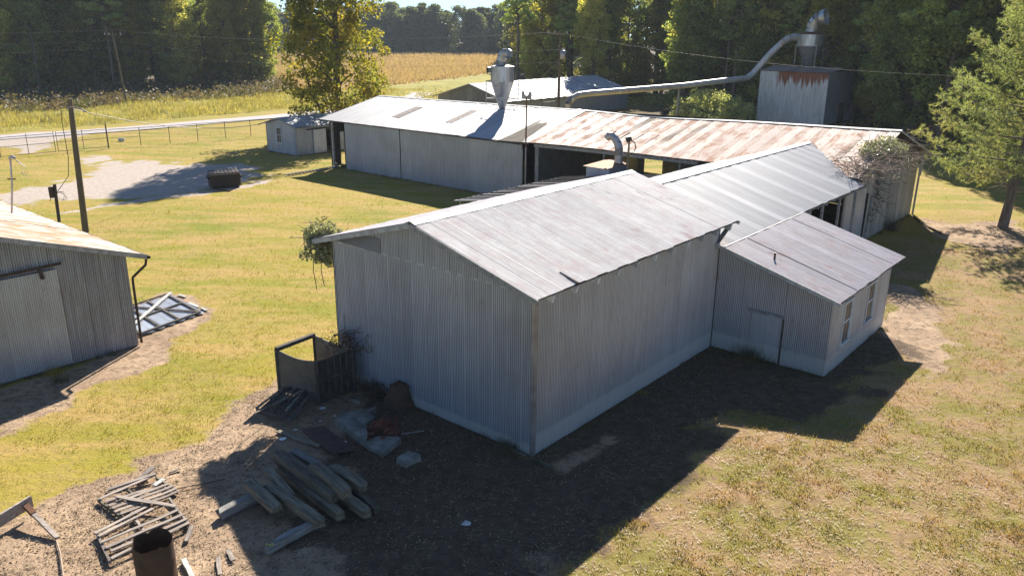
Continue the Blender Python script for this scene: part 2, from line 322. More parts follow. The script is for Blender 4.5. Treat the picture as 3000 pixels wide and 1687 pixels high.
def masks(x, y):
    j = fnz(x, y, 0.8, 3)
    bare = np.zeros_like(x)
    for P, w in ((bare_front, 1.0), (bare_shed, .8), (bare_lean, 1.2), (bare_pine, 1.6), (fallen_p, 1.0)):
        bare = np.maximum(bare, soft(sdf(P, x, y), w, j * 1.0 - .1))
    grav = soft(sdf(gravel_p, x, y), 2.2, j * 2.4)
    grav = np.maximum(grav, soft(sdf(drive_p, x, y), 1.6, j * 1.5)); grav = np.maximum(grav, soft(sdf(path_p, x, y), .8, j * .8) * .9)
    rx = x - C0.x; ry = y - C0.y; u = rx * AX.x + ry * AX.y; v = rx * BX.x + ry * BX.y
    litter = soft(-np.maximum(np.maximum(-v - np.where(u > 7, 3.9 + np.clip((u - 7) * 1.4, 0, 2.9), 3.9), u - 18.5), np.maximum(-u - 7.5, v - 10.2)), 2.4, j * 2.0) * np.clip((x + 6.8 + 1.5 * j) / 2.5, 0, 1)  # dark littered soil plus painted shade, fitted to the barn and lean-to shadow
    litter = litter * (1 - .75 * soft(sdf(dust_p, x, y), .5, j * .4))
    patch = np.clip((-v + 0.5) / 2.5, 0, 1) * np.clip((60 - u) / 25, 0, 1) * np.clip((x + 4) / 5, 0, 1)
    field = soft(sdf(field_p, x, y), 6, j * 6)
    mead = np.clip((v - 98) / 4, 0, 1) * np.clip(1 - field, 0, 1)
    woods = np.clip((y - (150 - 1.2 * np.minimum(x + 45, 0) * 0 - 0)) / 10, 0, 1) * np.clip((-50 - x) / 8, 0, 1)
    woods = np.maximum(woods, np.clip((u - 93) / 5, 0, 1) * np.clip((70 - v) / 15, 0, 1))
    woods = np.maximum(woods, np.clip((y - 425) / 6, 0, 1)); woods = np.maximum(woods, np.clip((x + 2) / 5, 0, 1) * np.clip((y - 165) / 8, 0, 1))
    return dict(bare=bare, gravel=grav, patch=patch, field=field, meadow=mead, woods=woods, litter=litter)  # litter holds littered soil plus the painted shade by the walls
def groundz(x, y):
    x = np.asarray(x, float); y = np.asarray(y, float)
    return fnz(x, y, 0.12, 9) * 0.05 + fnz(x, y, 0.9, 5) * 0.02 - 0.03

n = NT('ground_cover'); P = n.pos()
a_b, a_g, a_p, a_f, a_m, a_w, a_litter_shade = [n.attr(k) for k in ('bare', 'gravel', 'patch', 'field', 'meadow', 'woods', 'litter')]
big = n.noise(P, 0.07, 4, .6); mid = n.noise(P, 0.45, 5, .65); sm = n.noise(P, 2.6, 5, .7); fi = n.noise(P, 14, 4, .7)
stretch = n.noise(n.map(P, (0.16, 0.6, 1), rot=(0, 0, 0.6)), 1.0, 5, .65)
lawn = n.mix(n.ramp(big, .38, .62), (0.29, 0.235, 0.038), (0.19, 0.20, 0.028))
lawn = n.mix(n.ramp(stretch, .42, .60), lawn, (0.36, 0.25, 0.085))
lawn = n.mix(n.math('MULTIPLY', n.ramp(n.math('ADD', n.math('MULTIPLY', mid, .6), n.math('MULTIPLY', sm, .4)), .50, .64), .55), lawn, (0.34, 0.235, 0.10))
lawn = n.mix(n.math('MULTIPLY', n.ramp(sm, .52, .70), .5), lawn, (0.12, 0.13, 0.025))
patchy = n.mix(n.ramp(n.math('ADD', n.math('MULTIPLY', mid, .65), n.math('MULTIPLY', sm, .35)), .44, .55), (0.20, 0.17, 0.045), (0.30, 0.195, 0.105))
patchy = n.mix(n.math('MULTIPLY', n.ramp(sm, .5, .64), .6), patchy, (0.15, 0.11, 0.06))
soil = n.mix(n.ramp(mid, .38, .62), (0.42, 0.30, 0.20), (0.27, 0.185, 0.125))
soil = n.mix(n.ramp(sm, .46, .66), soil, (0.17, 0.12, 0.08))
soil = n.mix(n.math('MULTIPLY', n.ramp(fi, .55, .7), .5), soil, (0.42, 0.33, 0.23))
grv = n.mix(n.ramp(sm, .40, .62), (0.46, 0.40, 0.36), (0.36, 0.30, 0.25)); grv = n.mix(n.ramp(fi, .5, .7), grv, (0.25, 0.2, 0.16))
fld = n.mix(n.ramp(n.noise(n.map(P, (.03, .12, 1)), 1.0, 5, .7), .38, .66), (0.36, 0.255, 0.145), (0.28, 0.19, 0.10))
mdw = n.mix(n.ramp(n.noise(P, .18, 5, .7), .40, .62), (0.31, 0.27, 0.07), (0.21, 0.20, 0.045))
ctx = n.math('MULTIPLY', n.math('SUBTRACT', sm, .5), .9)
def edge(a): return n.ramp(n.math('ADD', a, ctx), .36, .62)
c = n.mix(a_p, lawn, patchy); c = n.mix(a_m, c, mdw); c = n.mix(edge(a_f), c, fld)
c = n.mix(edge(a_b), c, soil); c = n.mix(edge(a_g), c, grv); c = n.mix(a_w, c, (0.10, 0.075, 0.045))
c = n.mix(n.math('MULTIPLY', edge(a_litter_shade), .9), c, n.mix(n.ramp(sm, .42, .62), (0.055, 0.036, 0.026), (0.12, 0.085, 0.06)))  # darkens the soil near the walls, deepening their shade by colour
c = n.mix(n.math('MULTIPLY', n.ramp(fi, .3, .55, (1, 1, 1), (0, 0, 0)), .45), c, n.mix(.5, c, (0.06, 0.055, 0.025)))
hgt = n.math('ADD', n.math('MULTIPLY', fi, .5), sm)
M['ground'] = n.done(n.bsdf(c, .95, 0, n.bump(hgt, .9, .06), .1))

def axis(lo, hi, step, far_lo, far_hi, g=1.18):
    a = list(np.arange(lo, hi, step)); d = step; x = a[-1]
    while x < far_hi: d *= g; x += d; a.append(x)
    d = step; x = a[0]
    while x > far_lo: d *= g; x -= d; a.insert(0, x)
    return np.array(a)
xs = axis(-58, 48, 0.36, -700, 700); ys = np.concatenate([axis(9, 62, 0.34, -60, 60)[:-1]])
ys = ys[ys < 62]; ys = np.concatenate([ys, np.arange(ys[-1] + .6, 120, .6)]); yy = ys[-1]; d = .6
while yy < 1000: d *= 1.06; yy += d; ys = np.append(ys, yy)
X, Y = np.meshgrid(xs, ys); Z = groundz(X, Y); mk = masks(X, Y)
nx, ny = len(xs), len(ys)
idx = np.arange(nx * ny).reshape(ny, nx)
quads = np.stack([idx[:-1, :-1], idx[:-1, 1:], idx[1:, 1:], idx[1:, :-1]], -1).reshape(-1, 4)
verts = np.stack([X, Y, Z], -1).reshape(-1, 3)
def qa(k): return mk[k].reshape(-1)[quads].mean(1)
cls = np.zeros(len(quads), int)
cls[qa('meadow') > .5] = 3; cls[qa('field') > .5] = 4; cls[qa('woods') > .5] = 5
cls[qa('bare') > .5] = 1; cls[qa('gravel') > .5] = 2
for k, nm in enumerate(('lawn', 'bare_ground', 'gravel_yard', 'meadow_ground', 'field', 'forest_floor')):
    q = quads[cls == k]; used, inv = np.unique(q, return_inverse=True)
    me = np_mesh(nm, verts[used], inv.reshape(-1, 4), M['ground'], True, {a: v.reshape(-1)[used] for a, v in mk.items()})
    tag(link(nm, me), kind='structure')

# road: a sheet a little above the verge, following its bend
M['road'] = m_simple('pale_worn_asphalt', (0.40, 0.37, 0.37), 0.9, col2=(0.33, 0.30, 0.29), scale=1.0, bump=0.1, objvar=0)
cl = [(-130, 22), (-90, 66), (-76, 81), (-62.3, 96.2), (-52, 105), (-43.5, 114.6), (-36, 123), (-29.5, 132), (-24, 143), (-20, 160), (-19, 172)]
pts = []
for i in range(len(cl) - 1):
    p0 = cl[max(i - 1, 0)]; p1 = cl[i]; p2 = cl[i + 1]; p3 = cl[min(i + 2, len(cl) - 1)]
    for t in np.linspace(0, 1, 12, endpoint=(i == len(cl) - 2)):
        pts.append([0.5 * (2 * p1[a] + (p2[a] - p0[a]) * t + (2 * p0[a] - 5 * p1[a] + 4 * p2[a] - p3[a]) * t * t + (3 * p1[a] - p0[a] - 3 * p2[a] + p3[a]) * t ** 3) for a in (0, 1)])
pts = np.array(pts); tn = np.gradient(pts, axis=0); tn /= np.linalg.norm(tn, axis=1)[:, None]; nrm = np.stack([-tn[:, 1], tn[:, 0]], 1)
rv = []; rf = []
for i, p in enumerate(pts):
    for s in (-2.3, -1.1, 1.1, 2.3): rv.append((*(p + nrm[i] * s), 0.09 - 0.02 * abs(s)))
for i in range(len(pts) - 1):
    for k in range(3): rf.append((i * 4 + k + 1, i * 4 + k, i * 4 + 4 + k, i * 4 + 5 + k))
me = bpy.data.meshes.new('road'); me.from_pydata(rv, [], rf); me.update(); tag(link('road', me, None, M['road']), kind='structure')

# ------------------------------------------------------------------ corrugated sheet machinery
_sheet = {}
def corr_verts(w, yb, yt, pitch, amp, thick=0.0):
    """zigzag sheet: x across 0..w, y from yb(x) to yt(x)"""
    k = max(1, int(round(w / pitch))) * 2; vs = []; fs = []
    for i in range(k + 1):
        x = w * i / k; z = amp if i % 2 else -amp
        vs += [(x, yb(x), z), (x, yt(x), z)]
    for i in range(k): fs.append((2 * i, 2 * i + 2, 2 * i + 3, 2 * i + 1))
    return vs, fs
def sheet_mesh(w, L, pitch=0.0762, amp=0.009, mat=None):
    key = (round(w, 3), round(L, 3), round(pitch, 4), mat.name)
    if key not in _sheet:
        vs, fs = corr_verts(w, lambda x: 0, lambda x: L, pitch, amp)
        me = bpy.data.meshes.new('corrugated_sheet'); me.from_pydata(vs, [], fs); me.materials.append(mat); me.update(); _sheet[key] = me
    return _sheet[key]
def place(me, parent, o, xd, yd, name='metal_sheet', tilt=0.0, lift=0.0):
    xd = Vector(xd).normalized(); yd = Vector(yd).normalized(); zd = xd.cross(yd).normalized(); xd = yd.cross(zd).normalized()
    o = Vector(o) + zd * lift
    m = Matrix((xd, yd, zd)).transposed().to_4x4(); m.translation = o
    if tilt: m = m @ Matrix.Rotation(tilt, 4, 'Y')
    ob = bpy.data.objects.new(name, me); COL.objects.link(ob); ob.parent = parent; ob.matrix_local = m
    return ob
class Bld:
    def __init__(s, name, label, cat, u0, v0, group=None):
        s.u0, s.v0 = u0, v0; s.root = thing(name, label, cat, W(u0, v0, 0), TH, group)
    def P(s, u, v, z): return Vector((u - s.u0, v - s.v0, z))
    def wall(s, p0, p1, top, mat, w=0.61, z0=0.0, holes=(), pitch=0.0762, bmat=None, split=None, part='wall', sname='metal_sheet', thick=0.10, amp=0.014, jit=0.0):
        """p0,p1 = (u,v), outside on the right hand; top = height or function of distance along; holes=(s0,s1,z0,z1)"""
        a = s.P(p0[0], p0[1], 0); b = s.P(p1[0], p1[1], 0); d = (b - a); L = d.length; d.normalize(); nrm = d.cross(Vector((0, 0, 1)))
        tf = top if callable(top) else (lambda x: top)
        cuts = {0.0, L}
        x = w
        while x < L - 0.08: cuts.add(round(x, 4)); x += w
        for h in holes: cuts.add(max(0, h[0])); cuts.add(min(L, h[1]))
        cuts = sorted(cuts); fr = MB()
        wp = None; pend = []
        for i in range(len(cuts) - 1):
            xa, xb = cuts[i], cuts[i + 1]
            if xb - xa < 0.02: continue
            hs = sorted([(h[2], h[3]) for h in holes if h[0] < (xa + xb) / 2 < h[1]]); z = z0; iv = []
            for h in hs:
                if h[0] > z + .01: iv.append((z, h[0]))
                z = h[1]
            iv.append((z, None))
            for k, (za, zb) in enumerate(iv):
                ta = tf(xa) if zb is None else zb; tb = tf(xb) if zb is None else zb
                if max(ta, tb) - za < 0.03: continue
                ta = max(ta, za + .005); tb = max(tb, za + .005)
                o = a + d * xa; q = a + d * xb; n1 = nrm * -0.03; n2 = nrm * -(0.03 + thick)
                vs = [o + n1 + Vector((0, 0, za)), q + n1 + Vector((0, 0, za)), q + n1 + Vector((0, 0, tb - .03)), o + n1 + Vector((0, 0, ta - .03))]
                vs += [o + n2 + Vector((0, 0, za)), q + n2 + Vector((0, 0, za)), q + n2 + Vector((0, 0, tb - .03)), o + n2 + Vector((0, 0, ta - .03))]
                fr.add(vs, [(0, 1, 2, 3), (5, 4, 7, 6), (0, 4, 5, 1), (3, 2, 6, 7), (1, 5, 6, 2), (4, 0, 3, 7)])
                pend.append((xa, xb, za, ta, tb))
        wp = fr.build(part, bmat or M['board'], s.root)
        for i, (xa, xb, za, ta, tb) in enumerate(pend):
            segs = [(za, ta, tb, 0.0)]
            if split and za < split < min(ta, tb) + 5:
                if max(ta, tb) > split + .05: segs = [(za, min(split, ta), min(split, tb), 0), (split - .08, max(ta, split - .07), max(tb, split - .07), .012)]
            for (zz, t1, t2, off) in segs:
                ww = xb - xa
                if abs(t1 - t2) < 1e-4: me = sheet_mesh(ww + .03, t1 - zz, pitch, amp, mat)
                else:
                    vs, fs = corr_verts(ww, lambda x: 0, lambda x: t1 - zz + (t2 - t1) * x / ww, pitch, amp)
                    me = bpy.data.meshes.new('cut_sheet'); me.from_pydata(vs, [], fs); me.materials.append(mat); me.update()
                place(me, wp, a + d * xa + Vector((0, 0, zz + .01)), d, (0, 0, 1), sname, tilt=random.uniform(-.002, .006), lift=.012 * (i % 2) + off + random.uniform(0, jit))
        return wp
    def roof(s, e0, e1, r0, r1, mats, w=0.61, pitch=0.0762, part='roof', sname='roof_sheet', alt=0.012, deck=True, amp=0.0078, ybot=None, sag=None, under=None, jit=0.01, lift=0.0, parent=None):
        """sheets from eave e0->e1 up to ridge r0->r1 (u,v,z); outside above when e1 is to the right seen from outside"""
        E0, E1, R0, R1 = [s.P(*p) for p in (e0, e1, r0, r1)]
        L = (E1 - E0).length; k = max(1, int(round(L / w))); fr = MB(); sag = sag or (lambda t: (0, 0))
        if parent is None:
            up = Vector((0, 0, 1))
            m = 6
            for i in range(m):
                ta, tb = i / m, (i + 1) / m; q = []
                for t in (ta, tb):
                    sg = sag(t); q.append((E0.lerp(E1, t) + up * (sg[0] - .025), R0.lerp(R1, t) + up * (sg[1] - .025)))
                if ybot:
                    continue
                vs = [q[0][0], q[1][0], q[1][1], q[0][1]]; vs += [p - up * .02 for p in vs]
                fr.add(vs, [(0, 1, 2, 3), (7, 6, 5, 4), (0, 4, 5, 1), (2, 6, 7, 3), (1, 5, 6, 2), (4, 0, 3, 7)])
            if ybot: fr.box(*(s.P(*under[0])), *(s.P(*under[1])))
            parent = fr.build(part, M['board'], s.root)
        if not isinstance(mats, (list, tuple)): mats = [mats]
        for i in range(k):
            ta, tb = i / k, (i + 1) / k; sa, sb = sag(ta), sag(tb)
            ea = E0.lerp(E1, ta) + Vector((0, 0, sa[0])); eb = E0.lerp(E1, tb) + Vector((0, 0, sb[0])); ra = R0.lerp(R1, ta) + Vector((0, 0, sa[1]))
            ww = (eb - ea).length; ln = (ra - ea).length; mt = mats[i % len(mats)]
            jb = random.uniform(-jit, jit) * 2
            if ybot:
                f0 = ybot((i) * ww, ln); f1 = ybot((i + 1) * ww, ln)
                if min(f0, f1) >= ln - .05: continue
                vs, fs = corr_verts(ww, lambda x: f0 + (f1 - f0) * x / ww, lambda x: ln, pitch, amp)
                me = bpy.data.meshes.new('cut_sheet'); me.from_pydata(vs, [], fs); me.materials.append(mt); me.update()
            else: me = sheet_mesh(round(ww + .035, 2), round(ln, 2), pitch, amp, mt)
            place(me, parent, ea + (ra - ea).normalized() * jb, (eb - ea), (ra - ea), sname, tilt=random.uniform(-.004, .007), lift=alt * (i % 2) + lift + random.uniform(0, .004))
        return parent
    def piece(s, name, fn, mat, parent=None):
        m = MB(); fn(m, s.P); return m.build(name, mat, parent or s.root)
def rafters(b, par, us, v0, z0, v1, z1, axis='u', w=.05, h=.15, mat=None):
    for u in us:
        m = MB(); p = b.P(u, v0, z0) if axis == 'u' else b.P(v0, u, z0); q = b.P(u, v1, z1) if axis == 'u' else b.P(v1, u, z1)
        m.beam(p, q, w, h); m.build('rafter', mat or M['trim'], par)

# ------------------------------------------------------------------ the large barn in front
SL = (6.98 - 5.52) / 5.28
b = Bld('barn', 'large corrugated metal barn with pale gabled roof, nearest to the camera', 'barn', 0, 0)
gt = lambda s_: 5.52 + SL * (min(s_, 9.65 - s_) + .45) - .10
# the near gable is travelled from v=9.65 down to v=0 so that its outside faces the camera
b.wall((0, 9.65), (0, 0), gt, M['wall_front'], split=5.47)
b.wall((0, 0), (12.32, 0), 5.52 + SL * .45 - .10, M['wall'])
b.wall((12.32, 0), (12.32, 9.65), gt, M['wall'], w=1.22, pitch=.152)
b.wall((12.32, 9.65), (0, 9.65), 5.54, M['wall'], w=1.22, pitch=.152)
rf = b.roof((-.5, -.47, 5.52), (13.0, -.47, 5.52), (-.5, 4.83, 6.98), (13.0, 4.83, 6.98), [M['roof'], M['roof']])
rf2 = b.roof((13.0, 10.13, 5.52), (-.5, 10.13, 5.52), (13.0, 4.83, 6.98), (-.5, 4.83, 6.98), [M['roof']], part='roof', w=.61)
b.piece('ridge_cap', lambda m, P: (m.add([P(-.53, 4.58, 6.935), P(13.03, 4.58, 6.935), P(13.03, 4.83, 7.03), P(-.53, 4.83, 7.03)], [(0, 1, 2, 3)]),
                                   m.add([P(-.53, 4.83, 7.031), P(13.03, 4.83, 7.031), P(13.03, 5.08, 6.935), P(-.53, 5.08, 6.935)], [(0, 1, 2, 3)])), M['white'], rf)
b.piece('bargeboard', lambda m, P: m.beam(P(-.52, -.5, 5.42), P(-.52, 4.83, 6.87), .035, .17), M['trim'], rf)
b.piece('bargeboard', lambda m, P: m.beam(P(-.525, 10.15, 5.41), P(-.525, 4.85, 6.87), .035, .17), M['trim'], rf2)
b.piece('bargeboard', lambda m, P: m.beam(P(13.01, -.5, 5.42), P(13.01, 4.83, 6.87), .035, .15), M['trim'], rf)
rafters(b, rf, [.3 + 1.2 * i for i in range(11)], -.47, 5.335, 4.7, 6.755, h=.24, w=.08, mat=M['white'])
b.piece('corner_trim', lambda m, P: (m.box(*P(-.028, -.03, 0), *P(-.022, .10, 5.42)), m.box(*P(-.02, -.036, 0), *P(.10, -.03, 5.42))), M['steel'])
b.piece('patch_panel', lambda m, P: m.add([P(-.05, 9.45, 5.50), P(-.05, 6.9, 5.44), P(-.05, 6.9, 5.98), P(-.05, 7.5, 5.98), P(-.05, 9.45, 5.56)], [(0, 1, 2, 3, 4)]), M['wall_front'])
b.piece('foundation', lambda m, P: m.box(*P(.03, .03, -.4), *P(12.29, 9.62, .02)), M['concrete'])
# dark strip put in for a streak by the eave, mostly shade
b.piece('shade_streak', lambda m, P: m.beam(P(1.55, .25, 5.75), P(1.5, -.5, 5.55), .04, .03, taper=2.0), M['darkwood'], rf)

# ------------------------------------------------------------------ the lower wing behind it
ms = (6.12 - 4.60) / 5.2
b = Bld('barn_wing', 'lower middle wing with grey ribbed roof joining the large barn to the long barn', 'barn wing', 12.4, 0)
mzr = lambda v: 4.60 + ms * (v + .4)
rw = b.roof((12.45, -.4, 4.60), (30.0, -.4, 4.60), (12.45, 4.8, 6.12), (30.0, 4.8, 6.12), [M['roof_mid'], M['roof_mid2'], M['roof_mid'], M['roof_mid']], w=.61)
b.roof((30.0, -.4, 4.60), (34.9, -.4, 4.60), (30.0, 4.8, 6.12), (34.9, 4.8, 6.12), [M['roof_mid'], M['roof_mid2']], w=.61, ybot=lambda x, ln: ln * min(1, x / 4.9), parent=rw)
rw2 = b.roof((30.0, 10.0, 4.60), (12.45, 10.0, 4.60), (30.0, 4.8, 6.12), (12.45, 4.8, 6.12), [M['roof_white']], w=.61)
b.roof((34.9, 10.0, 4.60), (30.0, 10.0, 4.60), (34.9, 4.8, 6.12), (30.0, 4.8, 6.12), [M['roof_white']], w=.61, ybot=lambda x, ln: ln * max(0, 1 - x / 4.9), parent=rw2)
b.piece('ridge_cap', lambda m, P: (m.add([P(12.5, 4.55, 6.10), P(34.6, 4.55, 6.10), P(34.9, 4.8, 6.19), P(12.5, 4.8, 6.19)], [(0, 1, 2, 3)]),
                                   m.add([P(12.5, 4.8, 6.191), P(34.9, 4.8, 6.191), P(34.6, 5.05, 6.10), P(12.5, 5.05, 6.10)], [(0, 1, 2, 3)])), M['white'], rw)
b.piece('valley_flashing', lambda m, P: m.beam(P(30.0, -.42, 4.60), P(34.95, 4.8, 6.14), .16, .02), M['rust'], rw)
rafters(b, rw, [20.4 + 1.22 * i for i in range(8)], -.38, 4.455, 3.0, 5.43, h=.18, w=.06)
b.wall((12.45, 0), (22.9, 0), 4.52, M['wall_dim'], w=1.22, pitch=.152)
b.wall((30.5, 10), (12.45, 10), 4.5, M['wall_dim'], w=1.22, pitch=.152, holes=((2, 6, 0, 3),))
b.piece('post', lambda m, P: m.beam(P(24.3, -.05, 0), P(24.35, -.05, 4.45), .12, .12), M['trim'])
b.piece('post', lambda m, P: m.beam(P(27.3, .05, 0), P(27.3, .05, 4.45), .12, .12), M['trim'])
b.piece('post', lambda m, P: m.beam(P(29.9, .0, 0), P(29.9, .0, 4.45), .15, .15), M['trim'])
b.piece('eave_beam', lambda m, P: m.box(*P(22.9, -.04, 4.28), *P(30.1, .06, 4.5)), M['trim'])
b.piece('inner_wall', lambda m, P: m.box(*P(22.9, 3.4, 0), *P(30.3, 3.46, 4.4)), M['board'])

# ------------------------------------------------------------------ lean-to on the right
b = Bld('lean_to', 'lean-to shed with sloping metal roof, plain door and two tall windows', 'lean-to shed', 12.32, 0)
le = 3.24; ls = (4.60 - le) / 4.85
lz = lambda v: 4.60 + ls * (v + .4)
rl = b.roof((11.95, -5.25, le), (20.6, -5.25, le), (11.95, -.42, 4.585), (20.6, -.42, 4.585), [M['roof_lt']], w=.61, pitch=.0762)
b.roof((11.95, -.45, 4.58), (12.45, -.45, 4.58), (11.95, .0, 4.71), (12.45, .0, 4.71), [M['roof_lt']], parent=rl)
b.wall((12.36, -.02), (12.36, -4.9), lambda s_: lz(-s_) - .07, M['wall'], holes=((1.66, 3.0, 0, 2.0),))
b.wall((12.36, -4.9), (19.9, -4.9), lz(-4.9) - .08, M['wall'], holes=((1.33, 2.43, .95, 2.75), (4.33, 5.43, 1.05, 2.8)))
b.wall((19.9, -4.9), (19.9, -.02), lambda s_: lz(-4.9 + s_) - .07, M['wall'], w=1.22)
b.piece('bargeboard', lambda m, P: m.beam(P(11.93, -5.27, le - .07), P(11.93, -.02, lz(-.02) - .09), .035, .15), M['trim'], rl)
b.piece('bargeboard', lambda m, P: m.beam(P(20.62, -5.27, le - .07), P(20.62, -.3, lz(-.3) - .09), .03, .1), M['trim'], rl)
rafters(b, rl, [12.5 + 1.22 * i for i in range(7)], -5.2, le - .115, -.5, 4.43, h=.14)
b.piece('eave_flap', lambda m, P: (m.beam(P(12.0, .02, 4.55), P(12.45, -.3, 5.35), .3, .03)), M['trim'], rl)
b.piece('seam_lap', lambda m, P: m.beam(P(11.95, -.42, 4.605), P(20.6, -.42, 4.605), .05, .012), M['black'], rl)
# seams where pairs of sheets have opened
for u in (14.0, 18.9): b.piece('open_seam', lambda m, P: m.beam(P(u, -5.2, le + .035), P(u, -.5, lz(-.5) + .03), .045, .01), M['black'], rl)
dr = b.piece('door', lambda m, P: m.box(*P(12.33, -3.0, .03), *P(12.37, -1.7, 2.0)), M['wall'])
for i in range(2): place(sheet_mesh(.66, 1.97, .0762, .009, M['wall']), dr, b.P(12.325, -1.70 - i * .65, .03), (0, -1, 0), (0, 0, 1), 'metal_sheet')
b.piece('door_header', lambda m, P: m.beam(P(12.27, -1.6, 2.07), P(12.27, -3.12, 2.05), .05, .09), M['steel'])
b.piece('door_jamb', lambda m, P: m.box(*P(12.28, -3.08, 0), *P(12.34, -3.02, 2.03)), M['darkwood'])
for (ua, zb, zt) in ((13.69, .95, 2.75), (16.69, 1.05, 2.8)):
    w_ = b.piece('window', lambda m, P: (m.box(*P(ua, -4.96, zb), *P(ua + .1, -4.86, zt)), m.box(*P(ua + 1.0, -4.96, zb), *P(ua + 1.1, -4.86, zt)),
        m.box(*P(ua + .1, -4.96, zt - .1), *P(ua + 1.0, -4.86, zt)), m.box(*P(ua - .05, -5.0, zb - .07), *P(ua + 1.15, -4.84, zb)),
        m.box(*P(ua + .1, -4.93, (zb + zt) / 2 - .04), *P(ua + 1.0, -4.88, (zb + zt) / 2 + .04)), m.box(*P(ua + .1, -4.93, zb), *P(ua + .16, -4.88, zt - .1)), m.box(*P(ua + .94, -4.93, zb), *P(ua + 1.0, -4.88, zt - .1))), M['white'])
    hm = (zb + zt) / 2
    for (za, zz) in ((zb, hm - .04), (hm + .04, zt - .1)):
        for k in range(2): b.piece('pane', lambda m, P: m.box(*P(ua + .17 + k * .39, -4.905, za + .02), *P(ua + .54 + k * .39, -4.895, zz - .02)), M['glass'], w_)
        b.piece('muntin', lambda m, P: m.box(*P(ua + .54, -4.92, za), *P(ua + .57, -4.88, zz)), M['trim'], w_)
b.piece('foundation', lambda m, P: m.box(*P(12.4, -4.86, -.4), *P(19.86, -.1, .02)), M['concrete'])
vp = tag(MB().tube([W(13.1, -2.1, 3.9), W(13.1, -2.1, 4.42)], .045, 8).build('vent_pipe', M['black']), 'short black vent pipe on the lean-to roof', 'vent pipe')

# ------------------------------------------------------------------ the long barn behind: white-roofed half and rust-roofed half
UE, UR, UB = 30.2, 38.0, 47.3
def zr(v): return float(np.interp(v, [0, 4, 10.5, 18, 25.5, 36.5, 42.5, 51.5], [6.97, 6.87, 6.76, 6.50, 6.58, 6.44, 6.38, 6.29]))
def ze(v): return float(np.interp(v, [0, 12, 21, 24.6, 26, 51], [4.9, 4.86, 4.82, 4.72, 4.56, 4.53]))
def long_roof(b, va, vb, mats, part, w=.61, pitch=.0762):
    za, zb_, ra, rb = ze(va), ze(vb), zr(va), zr(vb)
    def sag(t):
        v = va + (vb - va) * t; return (ze(v) - (za + (zb_ - za) * t), zr(v) - (ra + (rb - ra) * t))
    # travelling from the far left end to the right keeps the outside upwards
    return b.roof((UE, vb, zb_), (UE, va, za), (UR, vb, rb), (UR, va, ra), mats, w=w, pitch=pitch, part=part, sag=lambda t: sag(1 - t), alt=.012)
def back_roof(b, va, vb, mats):
    return b.roof((UB, va, 4.45), (UB, vb, 4.3), (UR, va, zr(va)), (UR, vb, zr(vb)), mats, w=1.22, pitch=.152, alt=.01)
b = Bld('long_barn', 'long metal barn with clean white roof, two roof patches and blank ribbed wall', 'barn', 30.7, 24.5)
rwh = long_roof(b, 24.6, 50.6, [M['roof_white']], 'roof'); back_roof(b, 24.6, 50.6, [M['roof_white']])
b.wall((30.7, 39.6), (30.7, 25.6), 4.36, M['wall_far'], w=1.22, pitch=.122, jit=.015)
b.wall((30.66, 47.3), (30.66, 39.7), 4.40, M['wall_far'], w=1.22, pitch=.122)
b.wall((46.6, 24.6), (46.6, 50), 4.3, M['wall_far'], w=1.22, pitch=.152)
ge = lambda s_: float(np.interp(s_, [0, 8.6, 15.9], [4.4, 6.15, 4.4])) - .05
b.wall((46.6, 50.0), (31.0, 50.0), lambda s_: ge(15.6 - s_), M['wall_far'], w=1.22, pitch=.152, holes=((10.5, 14.5, 0, 3.2),))
b.piece('eave_board', lambda m, P: m.beam(P(30.28, 50.6, 4.46), P(30.28, 24.6, 4.56), .04, .13), M['darkwood'], rwh)
b.piece('bargeboard', lambda m, P: m.beam(P(30.2, 50.62, 4.50), P(38, 50.62, 6.25), .04, .12), M['trim'], rwh)
b.piece('ridge_cap', lambda m, P: [m.add([P(37.78, va, zr(va) + .00), P(38, va, zr(va) + .05), P(38, vb, zr(vb) + .05), P(37.78, vb, zr(vb) + .00)], [(0, 1, 2, 3)]) for va, vb in [(24.6 + i * 5.2, 29.8 + i * 5.2) for i in range(5)]], M['white'], rwh)
b.piece('corner_post', lambda m, P: m.beam(P(30.78, 49.3, 0), P(30.78, 49.3, 4.4), .18, .18), M['trim'])
b.piece('brace', lambda m, P: m.beam(P(30.75, 49.35, 3.3), P(30.3, 48.6, 4.35), .1, .1), M['trim'])
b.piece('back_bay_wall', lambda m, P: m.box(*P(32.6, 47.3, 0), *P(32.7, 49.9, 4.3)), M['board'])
b.piece('blue_door', lambda m, P: m.box(*P(32.5, 47.8, .1), *P(32.58, 48.7, 2.4)), m_simple('faded_blue_paint', (0.08, 0.11, 0.16), .7))
b.piece('bay_beam', lambda m, P: m.box(*P(30.7, 47.3, .25), *P(30.85, 49.3, .4)), M['board'])
for (va, vb, ua, ub, mt) in ((41.75, 42.75, 32.6, 35.7, 'roof_lt'), (35.0, 35.9, 32.65, 36.0, 'wall_gable')):
    zf = lambda u, v: ze(v) + (zr(v) - ze(v)) * (u - UE) / (UR - UE) + .035
    pm = b.piece('roof_patch', lambda m, P: m.add([P(ua, vb, zf(ua, vb)), P(ua, va, zf(ua, va)), P(ub, va, zf(ub, va)), P(ub, vb, zf(ub, vb))], [(0, 1, 2, 3)]), m_simple('bare_grey_patch', (0.25, 0.21, 0.20), .8, .1, col2=(0.13, 0.11, 0.10), scale=3), rwh)

